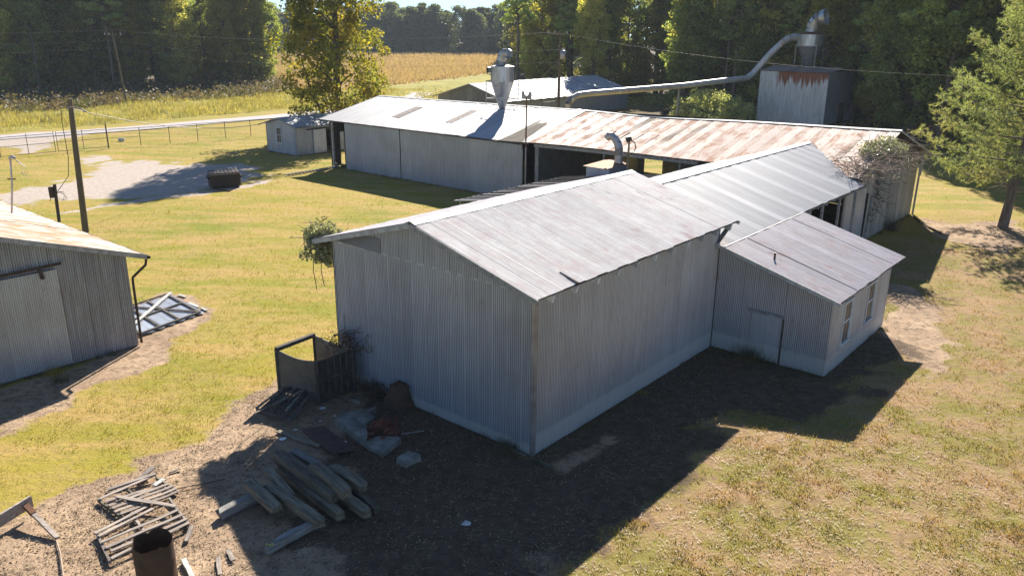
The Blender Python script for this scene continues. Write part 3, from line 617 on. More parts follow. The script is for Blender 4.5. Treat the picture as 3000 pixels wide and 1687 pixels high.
b = Bld('open_barn', 'long barn with sagging rust-streaked roof, open along its front', 'barn', 30.7, 0.8)
rr = long_roof(b, 0.1, 24.6, [M['roof_rust'], M['roof_palerust']], 'roof', w=.61); back_roof(b, 0.1, 24.6, [M['roof_rust']])
b.piece('ridge_cap', lambda m, P: [m.add([P(37.74, va, zr(va)), P(38, va, zr(va) + .06), P(38, vb, zr(vb) + .06), P(37.74, vb, zr(vb))], [(0, 1, 2, 3)]) for va, vb in [(.05 + i * 3.07, .05 + (i + 1) * 3.07) for i in range(8)]], M['white'], rr)
b.piece('eave_beam', lambda m, P: [m.beam(P(30.45, va, ze(va) - .22), P(30.45, vb, ze(vb) - .22), .06, .24) for va, vb in ((24.2, 18), (18, 10.4))], M['trim'])
for i in range(18): b.piece('rafter', lambda m, P: m.beam(P(30.28, 24.0 - i * 1.22, ze(24.0 - i * 1.22) - .08), P(34, 24.0 - i * 1.22, ze(24 - i * 1.22) - .08 + .9), .05, .12), M['board'], rr)
for v in (24.05, 17.9, 11.8): b.piece('post', lambda m, P: m.beam(P(30.7, v, 0), P(30.7, v, ze(v) - .35), .34 if v > 20 else .15, .2), M['trim'])
b.wall((46.6, .8), (46.6, 24.5), 4.4, M['wall_dim'], w=1.22, pitch=.152, holes=((21.2, 23.1, .45, 1.72),), thick=.02, bmat=M['wall_dim'])
b.wall((46.6, 24.5), (31.0, 24.5), lambda s_: ge(15.6 - s_), M['wall_dim'], w=1.22, pitch=.152, thick=.02, bmat=M['wall_dim'], holes=((8.0, 8.7, 1.1, 1.9), (8.6, 9.1, 0, 1.0)), part='partition')
# near gable end, facing the right-hand yard
gg = lambda s_: float(np.interp(s_, [0, 7.6, 16.0], [4.82, 6.80, 4.62])) - .04
b.wall((30.6, .8), (46.6, .8), gg, M['wall_gable'], w=.9, pitch=.1125, holes=((4.2, 4.55, 0, 2.9),))
b.piece('side_panel', lambda m, P: m.box(*P(30.3, .70, .05), *P(34.5, .76, 3.75)), M['wall'])
b.piece('door_post', lambda m, P: m.beam(P(35.5, .70, 0), P(35.9, .70, 3.0), .16, .12), M['trim'])
b.piece('door_post', lambda m, P: m.beam(P(34.6, .68, 0), P(34.7, .68, 3.3), .12, .10), M['darkwood'])
b.piece('bargeboard', lambda m, P: m.beam(P(38, .08, 6.92), P(47.3, .08, 4.42), .04, .12), M['trim'], rr)
b.piece('corner_post', lambda m, P: m.beam(P(46.68, .62, 0), P(46.75, .62, 4.3), .12, .12), M['trim'])
b.piece('corner_flashing', lambda m, P: m.beam(P(46.7, .58, 2.9), P(46.9, .55, 4.0), .18, .03), M['white'])
b.piece('feed_rack', lambda m, P: [m.box(*P(36.5, 20 - k * .5, .2 + .01 * k), *P(37.6, 20.08 - k * .5, 1.7)) for k in range(6)] + [m.box(*P(36.4, 17.2, z), *P(37.7, 20.3, z + .1)) for z in (.3, 1.0, 1.6)], M['darkwood'])

# ------------------------------------------------------------------ low ribbed roof on the court side of the wing
b = Bld('shed_roof', 'low flat shed roof with raised ribs, beyond the ridge of the large barn', 'shed roof', 16.7, 10.3)
rs = b.roof((27.6, 19.45, 3.0), (16.7, 19.45, 3.0), (27.6, 10.1, 4.3), (16.7, 10.1, 4.3), [M['roof_white']], w=.61, pitch=.152)
for i in range(22): b.piece('roof_rib', lambda m, P: m.beam(P(16.9 + i * .5, 19.4, 3.035), P(16.9 + i * .5, 10.3, 4.31), .05, .06), M['darkwood'], rs)
for u in (17, 20.5, 24, 27.3): b.piece('post', lambda m, P: m.beam(P(u, 19.2, 0), P(u, 19.2, 2.95), .12, .12), M['trim'])
# ------------------------------------------------------------------ furnace box with bent stack
b = Bld('furnace_hut', 'grey metal box hut with rusty lid in front of the open barn', 'furnace hut', 27.0, 15.3)
b.piece('wall', lambda m, P: m.box(*P(27.05, 15.4, 0), *P(30.0, 16.9, 4.12)), M['wall_far'])
for i in range(5): place(sheet_mesh(.62, 4.05, .0762, .009, M['wall_far']), b.root, b.P(27.02, 16.92 - i * .305 * 1, .02) if i < 5 else None, (0, -1, 0), (0, 0, 1), 'metal_sheet', lift=.01 * (i % 2)) if i % 2 == 0 else None
b.piece('lid', lambda m, P: (m.add([P(26.85, 17.1, 4.16), P(26.85, 15.2, 4.14), P(30.2, 15.2, 4.22), P(30.2, 17.1, 4.28), P(28.5, 16.1, 4.36)], [(0, 1, 4), (1, 2, 4), (2, 3, 4), (3, 0, 4), (0, 3, 2, 1)]),), m_simple('orange_rust_lid', (0.50, 0.27, 0.11), .75, .1, col2=(0.32, 0.17, 0.08), scale=1.6))
sp = thing('smoke_stack', 'segmented grey stack bending over at the top of the hut', 'smoke stack', W(28.95, 15.6, 4.2), TH)
def stack_pts(): return [Vector(p) for p in ((0, 0, 0), (0, 0, .6), (0, .0, 1.05), (0, .12, 1.4), (0, .33, 1.68), (0, .55, 1.84), (0, .82, 1.84), (0, .98, 1.70))]
for i, (p, q) in enumerate(zip(stack_pts()[:-1], stack_pts()[1:])):
    m = MB(); m.tube([p, q + (q - p).normalized() * .04], [.30 - .008 * i, .285 - .008 * i], 14, cap=False); m.build('pipe_segment', M['duct'] if i % 2 else M['steel'], sp)
m = MB(); m.lathe([(.42, 0), (.42, .05), (.3, .08)], 14); m.build('collar', M['darkrust'], sp)
lp = thing('floodlight_pole', 'thin wooden pole with a dark floodlight in front of the bent stack', 'light pole', W(26.2, 13.2, 0))
m = MB(); m.tube([(0, 0, 0), (0.06, .03, 6.3)], [.09, .06], 8); m.build('pole', M['pole'], lp)
m = MB(); m.tube([(-.12, 0, 6.32), (.18, .05, 6.42)], [.2, .14], 10); m.build('lamp_head', M['black'], lp)
m = MB(); m.tube([(.15, .05, 6.3), (.42, 0, 6.15), (.5, 0, 5.8), (.42, 0, 5.6)], .035, 6); m.build('hanging_bracket', M['darkrust'], lp)
# notched sign post
yp = thing('steel_post', 'tall steel post topped by a notched plate by the white roof corner', 'post', W(29.7, 24.4, 0), TH)
m = MB(); m.tube([(0, 0, 0), (0, 0, 4.4)], .075, 8); m.build('lower_pipe', M['steel'], yp)
m = MB(); m.tube([(0, 0, 4.4), (0, 0, 8.1)], .06, 8); m.build('upper_pipe', M['rust'], yp)
pl = [(-.46, 0), (.46, 0), (.46, .55), (.26, .55), (.22, .38), (.1, .27), (-.1, .27), (-.22, .38), (-.26, .55), (-.46, .55)]
m = MB(); vs = [(.03, y, 7.98 + z) for y, z in pl] + [(-.03, y, 7.98 + z) for y, z in pl]; k = len(pl)
m.add(vs, [(0, 1, 6), (1, 5, 6), (1, 2, 4), (2, 3, 4), (1, 4, 5), (0, 6, 7), (0, 7, 9), (9, 7, 8), (k, k + 6, k + 1), (k + 1, k + 6, k + 5), (k + 1, k + 4, k + 2), (k + 2, k + 4, k + 3), (k + 1, k + 5, k + 4), (k, k + 7, k + 6), (k, k + 9, k + 7), (k + 9, k + 8, k + 7)] + [(i, k + i, k + (i + 1) % k, (i + 1) % k) for i in range(k)])
m.build('notched_plate', M['steel'], yp)
dp = tag(MB().tube([W(30.4, 25.4, 4.45), W(30.45, 25.35, 3.9), W(30.45, 25.35, 0)], .06, 8).build('downpipe', M['trim']), 'white downpipe at the right corner of the white-roofed barn', 'downpipe')
# ------------------------------------------------------------------ shed at the left edge
b = Bld('left_shed', 'ribbed metal shed with rusty pale roof and wide sliding door, left edge', 'shed', -3.7, 18.6)
RS = .335
rz = lambda u: 3.88 + RS * (-3.0 - u)
b.wall((-17, 18.6), (-3.7, 18.6), lambda s_: (rz(-17 + s_) if -17 + s_ > -10.4 else rz(-3.8 - s_ * 1.0 + 0)) - .1, M['wall_left'], w=.61, pitch=.0871, amp=.012)
b.wall((-3.7, 18.6), (-3.7, 40), rz(-3.7) - .1, M['wall_left'], w=.61, pitch=.0871, amp=.012)
rsL = b.roof((-3.0, 18.28, 3.88), (-3.0, 24.4, 3.88), (-10.4, 18.28, rz(-10.4)), (-10.4, 24.4, rz(-10.4)), [M['roof_shed']], w=.61)
b.roof((-3.0, 24.4, 3.88), (-3.0, 41.0, 3.88), (-10.4, 24.4, rz(-10.4)), (-10.4, 41.0, rz(-10.4)), [M['roof_palerust'], M['roof_shed'], M['roof_palerust']], w=.61, parent=rsL, lift=.01)
b.roof((-17.8, 41.0, 3.88), (-17.8, 18.28, 3.88), (-10.4, 41.0, rz(-10.4)), (-10.4, 18.28, rz(-10.4)), [M['roof_white']], w=1.22, pitch=.152)
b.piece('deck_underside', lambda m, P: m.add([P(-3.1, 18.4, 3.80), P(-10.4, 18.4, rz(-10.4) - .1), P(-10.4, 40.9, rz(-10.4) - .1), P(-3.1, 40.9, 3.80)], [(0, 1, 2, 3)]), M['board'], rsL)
b.piece('bargeboard', lambda m, P: m.beam(P(-3.0, 18.25, 3.83), P(-10.4, 18.25, rz(-10.4) - .05), .04, .2), M['trim'], rsL)
b.piece('gutter', lambda m, P: m.tube([P(-2.93, 18.2, 3.80), P(-2.93, 41, 3.80)], .07, 8), M['darkrust'], rsL)
b.piece('seam_lap', lambda m, P: m.beam(P(-3.0, 24.4, 3.915), P(-10.4, 24.4, rz(-10.4) + .035), .06, .012), M['black'], rsL)
b.piece('downpipe', lambda m, P: m.tube([P(-2.98, 18.36, 3.75), P(-3.02, 18.42, 3.45), P(-3.58, 18.5, 3.02), P(-3.6, 18.52, 2.8), P(-3.6, 18.52, .1)], .055, 8), M['darkrust'])
sd_ = b.piece('sliding_door', lambda m, P: m.box(*P(-9.8, 18.50, .08), *P(-6.45, 18.54, 4.02)), M['wall_far'])
for i in range(5): place(sheet_mesh(.67 + .03, 3.92, .0762, .009, M['wall_far']), sd_, b.P(-9.8 + i * .67, 18.49, .09), (1, 0, 0), (0, 0, 1), 'metal_sheet', lift=.008 * (i % 2))
b.piece('door_rail', lambda m, P: (m.beam(P(-10.2, 18.44, 4.15), P(-6.25, 18.44, 4.22), .05, .10), m.beam(P(-7.05, 18.43, 4.16), P(-6.98, 18.43, 3.75), .06, .12)), M['darkrust'])
mp = thing('roof_mast', 'thin grey conduit mast rising from the roof of the left shed', 'mast', W(-4.45, 28.5, 4.36))
m = MB(); m.tube([(0, 0, 0), (.22, .1, 1.4), (.30, .2, 2.62)], .045, 8); m.build('conduit', M['steel'], mp)
m = MB(); m.tube([(.28, .2, 2.6), (.40, .2, 2.72), (.52, .2, 2.62)], .08, 8); m.build('weatherhead', M['trim'], mp)
m = MB(); m.box(.04, .1, 1.62, .42, .16, 1.68); m.build('insulator_arm', M['rust'], mp)
m = MB()
for k in range(4): m.tube([(.5, .2, 2.6), (.7 + .1 * k, .2, 2.35 - .05 * k), (.75 + .08 * k, .25, 2.0 - .1 * k), (.6, .3, 1.9)], .01, 4)
m.build('loose_wires', M['wire'], mp)

# ------------------------------------------------------------------ fallen door panel beside it
F = [Vector((-17.45, 38.2, .06)), Vector((-14.75, 35.55, .06)), Vector((-16.35, 32.6, .06)), Vector((-19.05, 35.25, .06))]
fd = thing('fallen_door_panel', 'framed metal door panel lying flat in the grass beside the left shed', 'door panel', (-16.8, 35.5, 0.02))
o0 = Vector((-16.8, 35.5, 0.02))
def FP(s, t, z=0): return F[0].lerp(F[1], s).lerp(F[3].lerp(F[2], s), t) - o0 + Vector((0, 0, z))
e1 = (F[1] - F[0]); e2 = (F[3] - F[0])
for i in range(6): place(sheet_mesh(.62, (F[1] - F[0]).length - .04, .0762, .008, M['wall_far']), fd, FP(0.005, i / 6 + .15, .0), F[0] - F[3], F[1] - F[0], 'metal_sheet', lift=.005 * (i % 2))
for (a, c) in (((0, .02), (1, .02)), ((0, .98), (1, .98)), ((.01, 0), (.01, 1)), ((.99, 0), (.99, 1)), ((0, .36), (1, .36)), ((0, .68), (1, .68)), ((.5, .02), (.5, .98)), ((.02, .66), (.98, .02))):
    m = MB(); m.beam(FP(*a, .05), FP(*c, .05 + .01 * random.random()), .11, .05); m.build('frame_board', M['darkwood'], fd)
m = MB(); m.beam((-17.3, 38.3, .14), (-17.05, 33.4, .18), .16, .05); m.beam((-16.7, 32.0, .1), (-16.9, 33.3, .14), .14, .05)
tag(m.build('board', M['trim']), 'long pale board lying across the fallen door panel', 'board')
for k, (p, q) in enumerate((((-16.9, 38.25), (-16.4, 37.9)), ((-15.9, 37.0), (-15.2, 36.4)), ((-15.0, 36.3), (-14.6, 35.9)))):
    m = MB(); m.beam((*p, .05), (*q, .05), .16, .03)
    tag(m.build('board_scrap', M['trim']), ['pale scrap of board behind the far corner of the fallen panel', 'pale scrap of board midway along the right side of the fallen panel', 'pale scrap of board at the right tip of the fallen panel'][k], 'board', 'scraps beside the fallen panel')

# ------------------------------------------------------------------ small office shed
b = Bld('office_shed', 'small grey metal shed with one white sash window, beside the long white-roofed barn', 'shed', 32.44, 57.7)
b.wall((32.44, 63.0), (32.44, 57.7), lambda s_: 3.0 + .27 * min(s_, 5.3 - s_), M['wall_far'], w=.61, pitch=.152, holes=((2.0, 2.85, 1.2, 2.7),))
b.wall((32.44, 57.7), (39.5, 57.7), 2.95, M['wall_far'], w=1.22, pitch=.152, holes=((3.85, 5.0, 0, 2.5),))
b.wall((39.5, 63.0), (32.44, 63.0), 2.95, M['wall_far'], w=1.22, pitch=.152)
b.wall((39.5, 57.7), (39.5, 63.0), lambda s_: 3.0 + .27 * min(s_, 5.3 - s_), M['wall_far'], w=1.22, pitch=.152)
ro = b.roof((32.1, 57.2, 2.98), (40, 57.2, 2.98), (32.1, 60.35, 3.80), (40, 60.35, 3.80), [M['roof_old']], w=.61, pitch=.152)
b.roof((40, 63.6, 2.90), (32.1, 63.6, 2.90), (40, 60.35, 3.80), (32.1, 60.35, 3.80), [M['roof_old']], w=.61, pitch=.152, parent=ro)
b.piece('bargeboard', lambda m, P: (m.beam(P(32.05, 57.2, 2.93), P(32.05, 60.35, 3.75), .04, .12), m.beam(P(32.05, 60.35, 3.75), P(32.05, 63.9, 2.80), .04, .12)), M['trim'], ro)
b.piece('door_rail', lambda m, P: m.beam(P(33.8, 57.6, 2.62), P(38.6, 57.6, 2.62), .06, .12), M['darkrust'])
b.piece('sliding_door', lambda m, P: m.box(*P(34.6, 57.56, .05), *P(36.25, 57.6, 2.55)), M['wall_far'])
b.piece('inner_wall', lambda m, P: m.box(*P(36.0, 60.0, 0), *P(37.8, 60.05, 2.6)), M['board'])
w_ = b.piece('window', lambda m, P: (m.box(*P(32.34, 60.1, 1.12), *P(32.44, 60.2, 2.78)), m.box(*P(32.34, 60.98, 1.12), *P(32.44, 61.08, 2.78)), m.box(*P(32.34, 60.2, 2.68), *P(32.44, 60.98, 2.78)), m.box(*P(32.32, 60.05, 1.05), *P(32.44, 61.12, 1.15)), m.box(*P(32.37, 60.2, 1.9), *P(32.43, 60.98, 1.97))), M['white'])
for k in range(2):
    for j in range(2): b.piece('pane', lambda m, P: m.box(*P(32.41, 60.21 + .39 * k, 1.16 + .82 * j), *P(32.42, 60.58 + .39 * k, 1.88 + .8 * j)), M['glass'], w_)
b.piece('muntin', lambda m, P: m.box(*P(32.38, 60.57, 1.15), *P(32.42, 60.60, 2.68)), M['white'], w_)

# ------------------------------------------------------------------ far shed with dappled roof
b = Bld('far_shed', 'far metal shed with low gable roof under the shade of the wood', 'shed', 71.5, 61.5)
hs = 2.2 / 7.4
fg = lambda s_: 3.05 + hs * min(s_, 14.2 - s_) - .05
b.wall((71.8, 76.0), (71.8, 61.8), fg, M['wall_dim'], w=1.22, pitch=.244, amp=.02)
b.wall((71.8, 61.8), (104, 61.8), 3.0, M['wall_far'], w=1.22, pitch=.244, amp=.02)
b.wall((104, 61.8), (104, 76), fg, M['wall_dim'], w=2.44, pitch=.244)
rg = b.roof((71.3, 61.3, 3.0), (104.6, 61.3, 3.0), (71.3, 68.9, 5.2), (104.6, 68.9, 5.2), [M['roof_old'], M['roof_white']], w=1.0, pitch=.25, alt=.04, amp=.02)
b.roof((104.6, 76.5, 3.0), (71.3, 76.5, 3.0), (104.6, 68.9, 5.2), (71.3, 68.9, 5.2), [M['roof_old']], w=2.0, pitch=.25, parent=rg)
b.piece('bargeboard', lambda m, P: (m.beam(P(71.25, 61.3, 2.95), P(71.25, 68.9, 5.12), .05, .15), m.beam(P(71.25, 68.9, 5.12), P(71.25, 76.6, 2.93), .05, .15)), M['trim'], rg)
b.piece('eave_board', lambda m, P: m.beam(P(71.3, 61.28, 2.92), P(104.6, 61.28, 2.92), .05, .16), M['darkwood'], rg)
b.piece('awning_frame', lambda m, P: (m.beam(P(79, 61.6, 1.2), P(79, 60.9, 2.5), .06, .06), m.beam(P(79, 60.9, 2.5), P(82, 60.9, 2.5), .06, .06), m.beam(P(82, 60.9, 2.5), P(84, 61.6, 1.3), .06, .06)), M['steel'])

# ------------------------------------------------------------------ storage house on stilts with a cyclone on top
n = NT('rust_run_sheet'); V = n.obj(); s1 = n.n("SeparateXYZ"); n.set(s1.inputs[0], V)
base = n.mix(n.ramp(n.noise(n.map(V, (1, 2.2, .25)), 1.0, 5, .6), .35, .65), (0.62, 0.62, 0.63), (0.47, 0.47, 0.49))
base = n.mix(n.math('MULTIPLY', n.ramp(n.noise(n.map(V, (1, 2.5, .5)), 1.2, 4), .48, .7), .5), base, (0.26, 0.25, 0.22))
run = n.noise(n.map(V, (.2, 2.3, .02)), 1.0, 5, .75); run2 = n.noise(n.map(V, (.2, .42, .02)), 1.0, 3, .5)
dpt = n.math('MULTIPLY', n.math('SUBTRACT', n.math('ADD', n.math('MULTIPLY', run, .75), n.math('MULTIPLY', run2, .55)), .50), 9.0)
dz = n.math('SUBTRACT', 7.72, s1.outputs[2])
rm = n.ramp(n.math('SUBTRACT', dpt, dz), 0.0, .22)
wid = n.math('MULTIPLY', n.ramp(s1.outputs[1], .0, .001), n.ramp(n.math('DIVIDE', s1.outputs[1], 10.0), .66, .72, (1, 1, 1), (0, 0, 0)))
rm = n.math('MULTIPLY', rm, wid)
base = n.mix(rm, base, n.mix(run, (0.16, .055, .028), (0.27, .105, .055)))
base = n.mix(n.math('MULTIPLY', n.ramp(n.noise(n.map(V, (.2, 5, .03)), 1.0, 3), .56, .64), .45), base, (0.30, 0.22, 0.13))
M['runs'] = n.done(n.bsdf(base, .55, .25, None, .3))
b = Bld('storage_house', 'tall grey metal storage house on stilts with rust runs down its front', 'storage house', 92.0, 23.6)
pitch = .3
hz = 7.72
b.piece('front_wall', lambda m, P: m.box(*P(92.0, 23.6, .95), *P(92.12, 33.0, hz)), M['runs'])
for i in range(8):
    m = MB(); y0 = 1.175 * i
    for k in range(8):
        m.add([(-.03 - .02 * (k % 2), y0 + k * .147, .97), (-.03 - .02 * ((k + 1) % 2), y0 + (k + 1) * .147, .97), (-.03 - .02 * ((k + 1) % 2), y0 + (k + 1) * .147, hz), (-.03 - .02 * (k % 2), y0 + k * .147, hz)], [(0, 3, 2, 1)])
    m.build('metal_sheet', M['runs'], b.root)
b.wall((92.1, 23.6), (102.2, 23.6), hz + .1, M['wall_far'], w=1.22, pitch=.244, z0=.95, holes=((5.3, 7.8, .95, 3.6),))
b.wall((102.2, 23.6), (102.2, 33), hz + .1, M['wall_far'], w=2.44, pitch=.244, z0=.95)
b.wall((102.2, 33.0), (92.1, 33.0), hz, M['wall_far'], w=2.44, pitch=.244, z0=.95)
rh = b.piece('roof', lambda m, P: (m.add([P(91.8, 23.4, hz + .02), P(91.8, 33.2, hz + .02), P(97, 33.2, hz + .55), P(97, 23.4, hz + .55)], [(0, 3, 2, 1)]), m.add([P(97, 23.4, hz + .55), P(97, 33.2, hz + .55), P(102.5, 33.2, hz + .1), P(102.5, 23.4, hz + .1)], [(0, 3, 2, 1)])), M['roof_palerust'])
for i in range(8): place(sheet_mesh(1.2, 5.2, .2, .015, M['roof_palerust']), rh, b.P(91.78, 33.2 - i * 1.22, hz + .06), (0, -1, 0), (5.2, 0, .53), 'roof_sheet', lift=.02 * (i % 2))
b.piece('floor', lambda m, P: m.box(*P(92.05, 23.65, .75), *P(102.1, 32.95, .94)), M['board'])
for u in (92.4, 95.5, 98.8, 101.8):
    for v in (24.0, 32.6): b.piece('leg', lambda m, P: m.box(*P(u, v, -.1), *P(u + .25, v + .25, .75)), M['steel'])
b.piece('stair_rail', lambda m, P: (m.beam(P(97.5, 22.6, .1), P(100.3, 22.6, 2.6), .07, .07), m.beam(P(97.4, 22.6, .1), P(97.4, 22.6, 1.1), .07, .07), m.beam(P(100.3, 22.6, .1), P(100.3, 22.6, 2.7), .07, .07), m.beam(P(97.4, 22.6, 1.1), P(100.3, 22.6, 3.3), .06, .06)), M['steel'])
b.piece('doorway_boards', lambda m, P: m.box(*P(97.4, 23.9, 1.0), *P(99.9, 23.95, 3.6)), M['board'])

def elbow(c, r, segs, R=1.0): return c
cy = thing('cyclone_separator', 'weathered cyclone with flared bent outlet on top of the storage house', 'cyclone separator', W(97, 28.4, 8.05), TH)
m = MB(); m.lathe([(.3, 0), (.42, .15), (1.72, 3.0)], 24); m.build('cone', M['cyclone'], cy)
m = MB(); m.lathe([(1.74, 2.98), (1.74, 4.5)], 24); m.build('drum', M['cyclone'], cy)
m = MB(); m.lathe([(1.76, 4.48), (.95, 4.85)], 24); m.build('top_cone', M['rust'], cy)
m = MB(); m.lathe([(1.80, 2.95), (1.80, 3.05)], 24); m.build('ring', M['steel'], cy)
ep = [Vector((0, 0, 4.8)), Vector((0, -.02, 5.3)), Vector((0, -.2, 5.9)), Vector((0, -.55, 6.35)), Vector((0, -1.05, 6.65)), Vector((0, -1.75, 6.8))]
er = [.85, .85, .88, .92, 1.0, 1.12]
for i in range(5):
    m = MB(); m.tube([ep[i], ep[i + 1]], [er[i], er[i + 1] * .985], 18, cap=False); m.build('outlet_segment', M['duct'] if i % 2 else M['cyclone'], cy)
for a in (45, 135, 225, 315):
    x, y = 2.0 * math.cos(math.radians(a)), 2.0 * math.sin(math.radians(a))
    m = MB(); m.tube([(x, y, 0.1), (x, y, 3.1)], .05, 6); m.build('leg', M['steel'], cy)
m = MB(); m.beam((1.41, 1.41, 3.0), (-1.41, 1.41, 3.0), .06, .06); m.beam((-1.41, -1.41, 3.0), (1.41, -1.41, 3.0), .06, .06); m.beam((-1.5, -1.5, 3.0), (-1.5, 1.5, 3.0), .06, .06); m.build('frame', M['steel'], cy)

dt = thing('blower_duct', 'long pale pipe running from behind the barn ridge up to the far cyclone', 'duct', W(63.6, 44.7, 0))
o0 = W(63.6, 44.7, 0)
dpts = [W(63.6, 44.7, 0.2), W(63.2, 44.8, 3.4), W(63.1, 44.8, 4.3), W(63.6, 44.6, 4.95), W(64.5, 44.35, 5.3), W(66.2, 43.76, 5.42), W(80.4, 38.66, 5.94), W(87.1, 36.26, 6.4), W(91.5, 34.7, 6.68), W(92.3, 34.2, 7.3), W(93.3, 32.6, 9.8), W(94.4, 31.2, 11.6), W(95.0, 30.7, 12.05), W(95.8, 30.2, 12.2), W(96.6, 29.9, 12.15)]
dr_ = [.36, .36, .37, .37, .37, .37, .38, .38, .40, .42, .43, .43, .45, .5, .55]
for i in range(len(dpts) - 1):
    p, q = dpts[i], dpts[i + 1]; L = (q - p).length; k = max(1, int(L / 6.5))
    for j in range(k):
        a = p.lerp(q, j / k); c = p.lerp(q, (j + 1) / k); d = (c - a).normalized() * .03
        m = MB(); m.tube([a - o0, c + d - o0], [dr_[i], dr_[i + 1] * .99], 14, cap=False); m.build('pipe_section', M['duct'], dt)
m = MB(); m.beam(W(79.7, 38.9, 0) - o0, W(79.9, 38.85, 5.6) - o0, .24, .24); m.build('support_post', M['trim'], dt)

# ------------------------------------------------------------------ near cyclone on the white roof
cy = thing('cyclone_separator', 'bright steel cyclone with short bent outlet standing on the white barn roof', 'cyclone separator', W(37.06, 33.1, 6.16), TH)
m = MB(); m.lathe([(.22, 0), (.30, .12), (1.02, 2.42)], 24); m.build('cone', M['cyclone'], cy)
m = MB(); m.lathe([(1.02, 2.40), (1.02, 3.70)], 24); m.build('drum', M['cyclone'], cy)
m = MB(); m.lathe([(1.05, 3.68), (.5, 3.80), (.48, 3.80)], 24); m.build('lid', M['steel'], cy)
ep = [Vector(p) for p in ((0, .12, 3.75), (0, .1, 4.15), (0, -.02, 4.5), (0, -.25, 4.75), (0, -.55, 4.82), (0, -.85, 4.66))]; er = [.47, .45, .44, .43, .42, .40]
for i in range(5):
    m = MB(); m.tube([ep[i], ep[i + 1]], [er[i], er[i + 1] * .985], 16, cap=False); m.build('outlet_segment', M['steel'] if i % 2 else M['cyclone'], cy)
m = MB(); m.tube([(.5, .75, 3.35), (-.55, 1.25, 3.33)], .27, 14, cap=False); m.build('inlet', M['steel'], cy)
m = MB(); m.tube([(-.5, 1.22, 3.33), (-.54, 1.25, 3.33)], .24, 14); m.build('inlet_mouth', M['black'], cy)
for x, y in ((-.9, 1.1), (-.9, -1.05), (.95, 1.1), (.95, -1.05)):
    m = MB(); zb = -.15 if x < 0 else .22; m.tube([(x, y, zb), (x, y, 2.5)], .035, 6); m.build('leg', M['steel'], cy)
m = MB()
for a, c in (((-.9, 1.1), (-.9, -1.05)), ((-.9, -1.05), (.95, -1.05)), ((.95, -1.05), (.95, 1.1)), ((.95, 1.1), (-.9, 1.1))): m.beam((*a, .95), (*c, .95), .05, .07)
m.lathe([(.62, 1.02), (.62, 1.10)], 20); m.build('frame', M['steel'], cy)

# ------------------------------------------------------------------ poles
def pole(name, label, cat, base, top, r0, r1, mat=M['pole']):
    t = thing(name, label, cat, base); b0 = Vector(base)
    m = MB(); m.tube([(0, 0, -.3), (Vector(top) - b0) * .5, Vector(top) - b0], [r0, (r0 + r1) / 2, r1], 10); m.build('pole', mat, t); return t
yp = pole('yard_pole', 'stout leaning wooden pole behind the left shed', 'utility pole', W(3.4, 40.4, 0), W(3.75, 40.45, 8.55), .21, .155)
m = MB(); m.tube([(.1, -.15, 8.0), (.35, -.1, 8.1), (.9, .1, 7.95), (1.2, .2, 7.75)], .05, 6); m.build('cable_clamp', M['cable'], yp)
m = MB(); m.tube([(-.16, -.2, 7.9), (-.26, -.22, 7.2), (-.2, -.24, 5.0), (-.3, -.4, 3.8), (-.9, -.8, 2.9), (-1.5, -.6, 2.5), (-1.9, -.2, 2.1)], .022, 5); m.build('drop_wire', M['black'], yp)
mpole = pole('meter_post', 'short dark post with a meter box and loops of loose wire', 'meter post', W(3.45, 44.7, 0), W(3.6, 44.8, 2.6), .11, .11, M['darkwood'])
m = MB(); m.box(-.30, -.12, 1.7, -.05, .1, 2.45); m.build('meter_box', M['darkrust'], mpole)
m = MB()
for k in range(4): m.tube([(.1, 0, 2.0), (.4 + .1 * k, -.1, 2.15), (.75 + .05 * k, -.1, 1.9 - .1 * k), (.55, -.1, 1.55), (.2, 0, 1.7)], .012, 5)
m.build('loose_wires', M['black'], mpole)
up = thing('utility_pole', 'tall utility pole with transformer and crossarm behind the white-roofed barn', 'utility pole', W(54, 39.5, 0), TH)
m = MB(); m.tube([(0, 0, -.2), (0, 0, 6.4), (0, 0, 12.8)], [.19, .16, .125], 10); m.build('pole', M['pole'], up)
m = MB(); m.beam((-.14, 1.55, 12.5), (-.14, -1.2, 12.45), .12, .13); m.build('crossarm', M['pole'], up)
m = MB()
for y in (1.4, .6, -1.0): m.lathe([(.05, 12.55), (.07, 12.62), (.04, 12.75)], 8, (-.14, y))
m.build('insulator', M['white'], up)
tr = MB(); tr.lathe([(0.001, 9.85), (.3, 9.87), (.3, 10.72), (.18, 10.8), (.001, 10.8)], 14, (-.15, -.55)); tr = tr.build('transformer', M['steel'], up)
m = MB(); m.lathe([(.06, 10.8), (.09, 10.9), (.05, 11.1)], 8, (-.15, -.5)); m.lathe([(.04, 10.8), (.06, 10.9), (.04, 11.0)], 8, (-.15, -.75)); m.build('bushing', M['white'], tr)
m = MB(); m.beam((0, -.1, 10.3), (-.1, -.3, 10.3), .1, .1); m.beam((0, .35, 10.85), (0, -.1, 10.85), .06, .06); m.build('bracket', M['steel'], up)
P2 = W(58, 77.4, 0)
p2 = pole('utility_pole', 'plain wooden pole beyond the left end of the white roof', 'utility pole', P2, P2 + Vector((0, 0, 7.7)), .16, .12)
m = MB(); m.box(-.05, -.35, 7.1, .1, .35, 7.2); m.build('crossarm', M['pole'], p2)
P1 = Vector((-65.6, 138.0, 0))
p1 = pole('utility_pole', 'leaning utility pole in front of the left wood, across the road', 'utility pole', P1, P1 + Vector((-.9, 0, 12.3)), .17, .12)
m = MB(); m.beam((-2.2, .2, 11.4), (.6, -.2, 11.35), .12, .12); m.build('crossarm', M['pole'], p1)
m = MB()
for x in (-2.1, -1.4, .5): m.lathe([(.06, 11.45), (.09, 11.55), (.05, 11.75)], 8, (x, 0))
m.build('insulator', M['white'], p1)

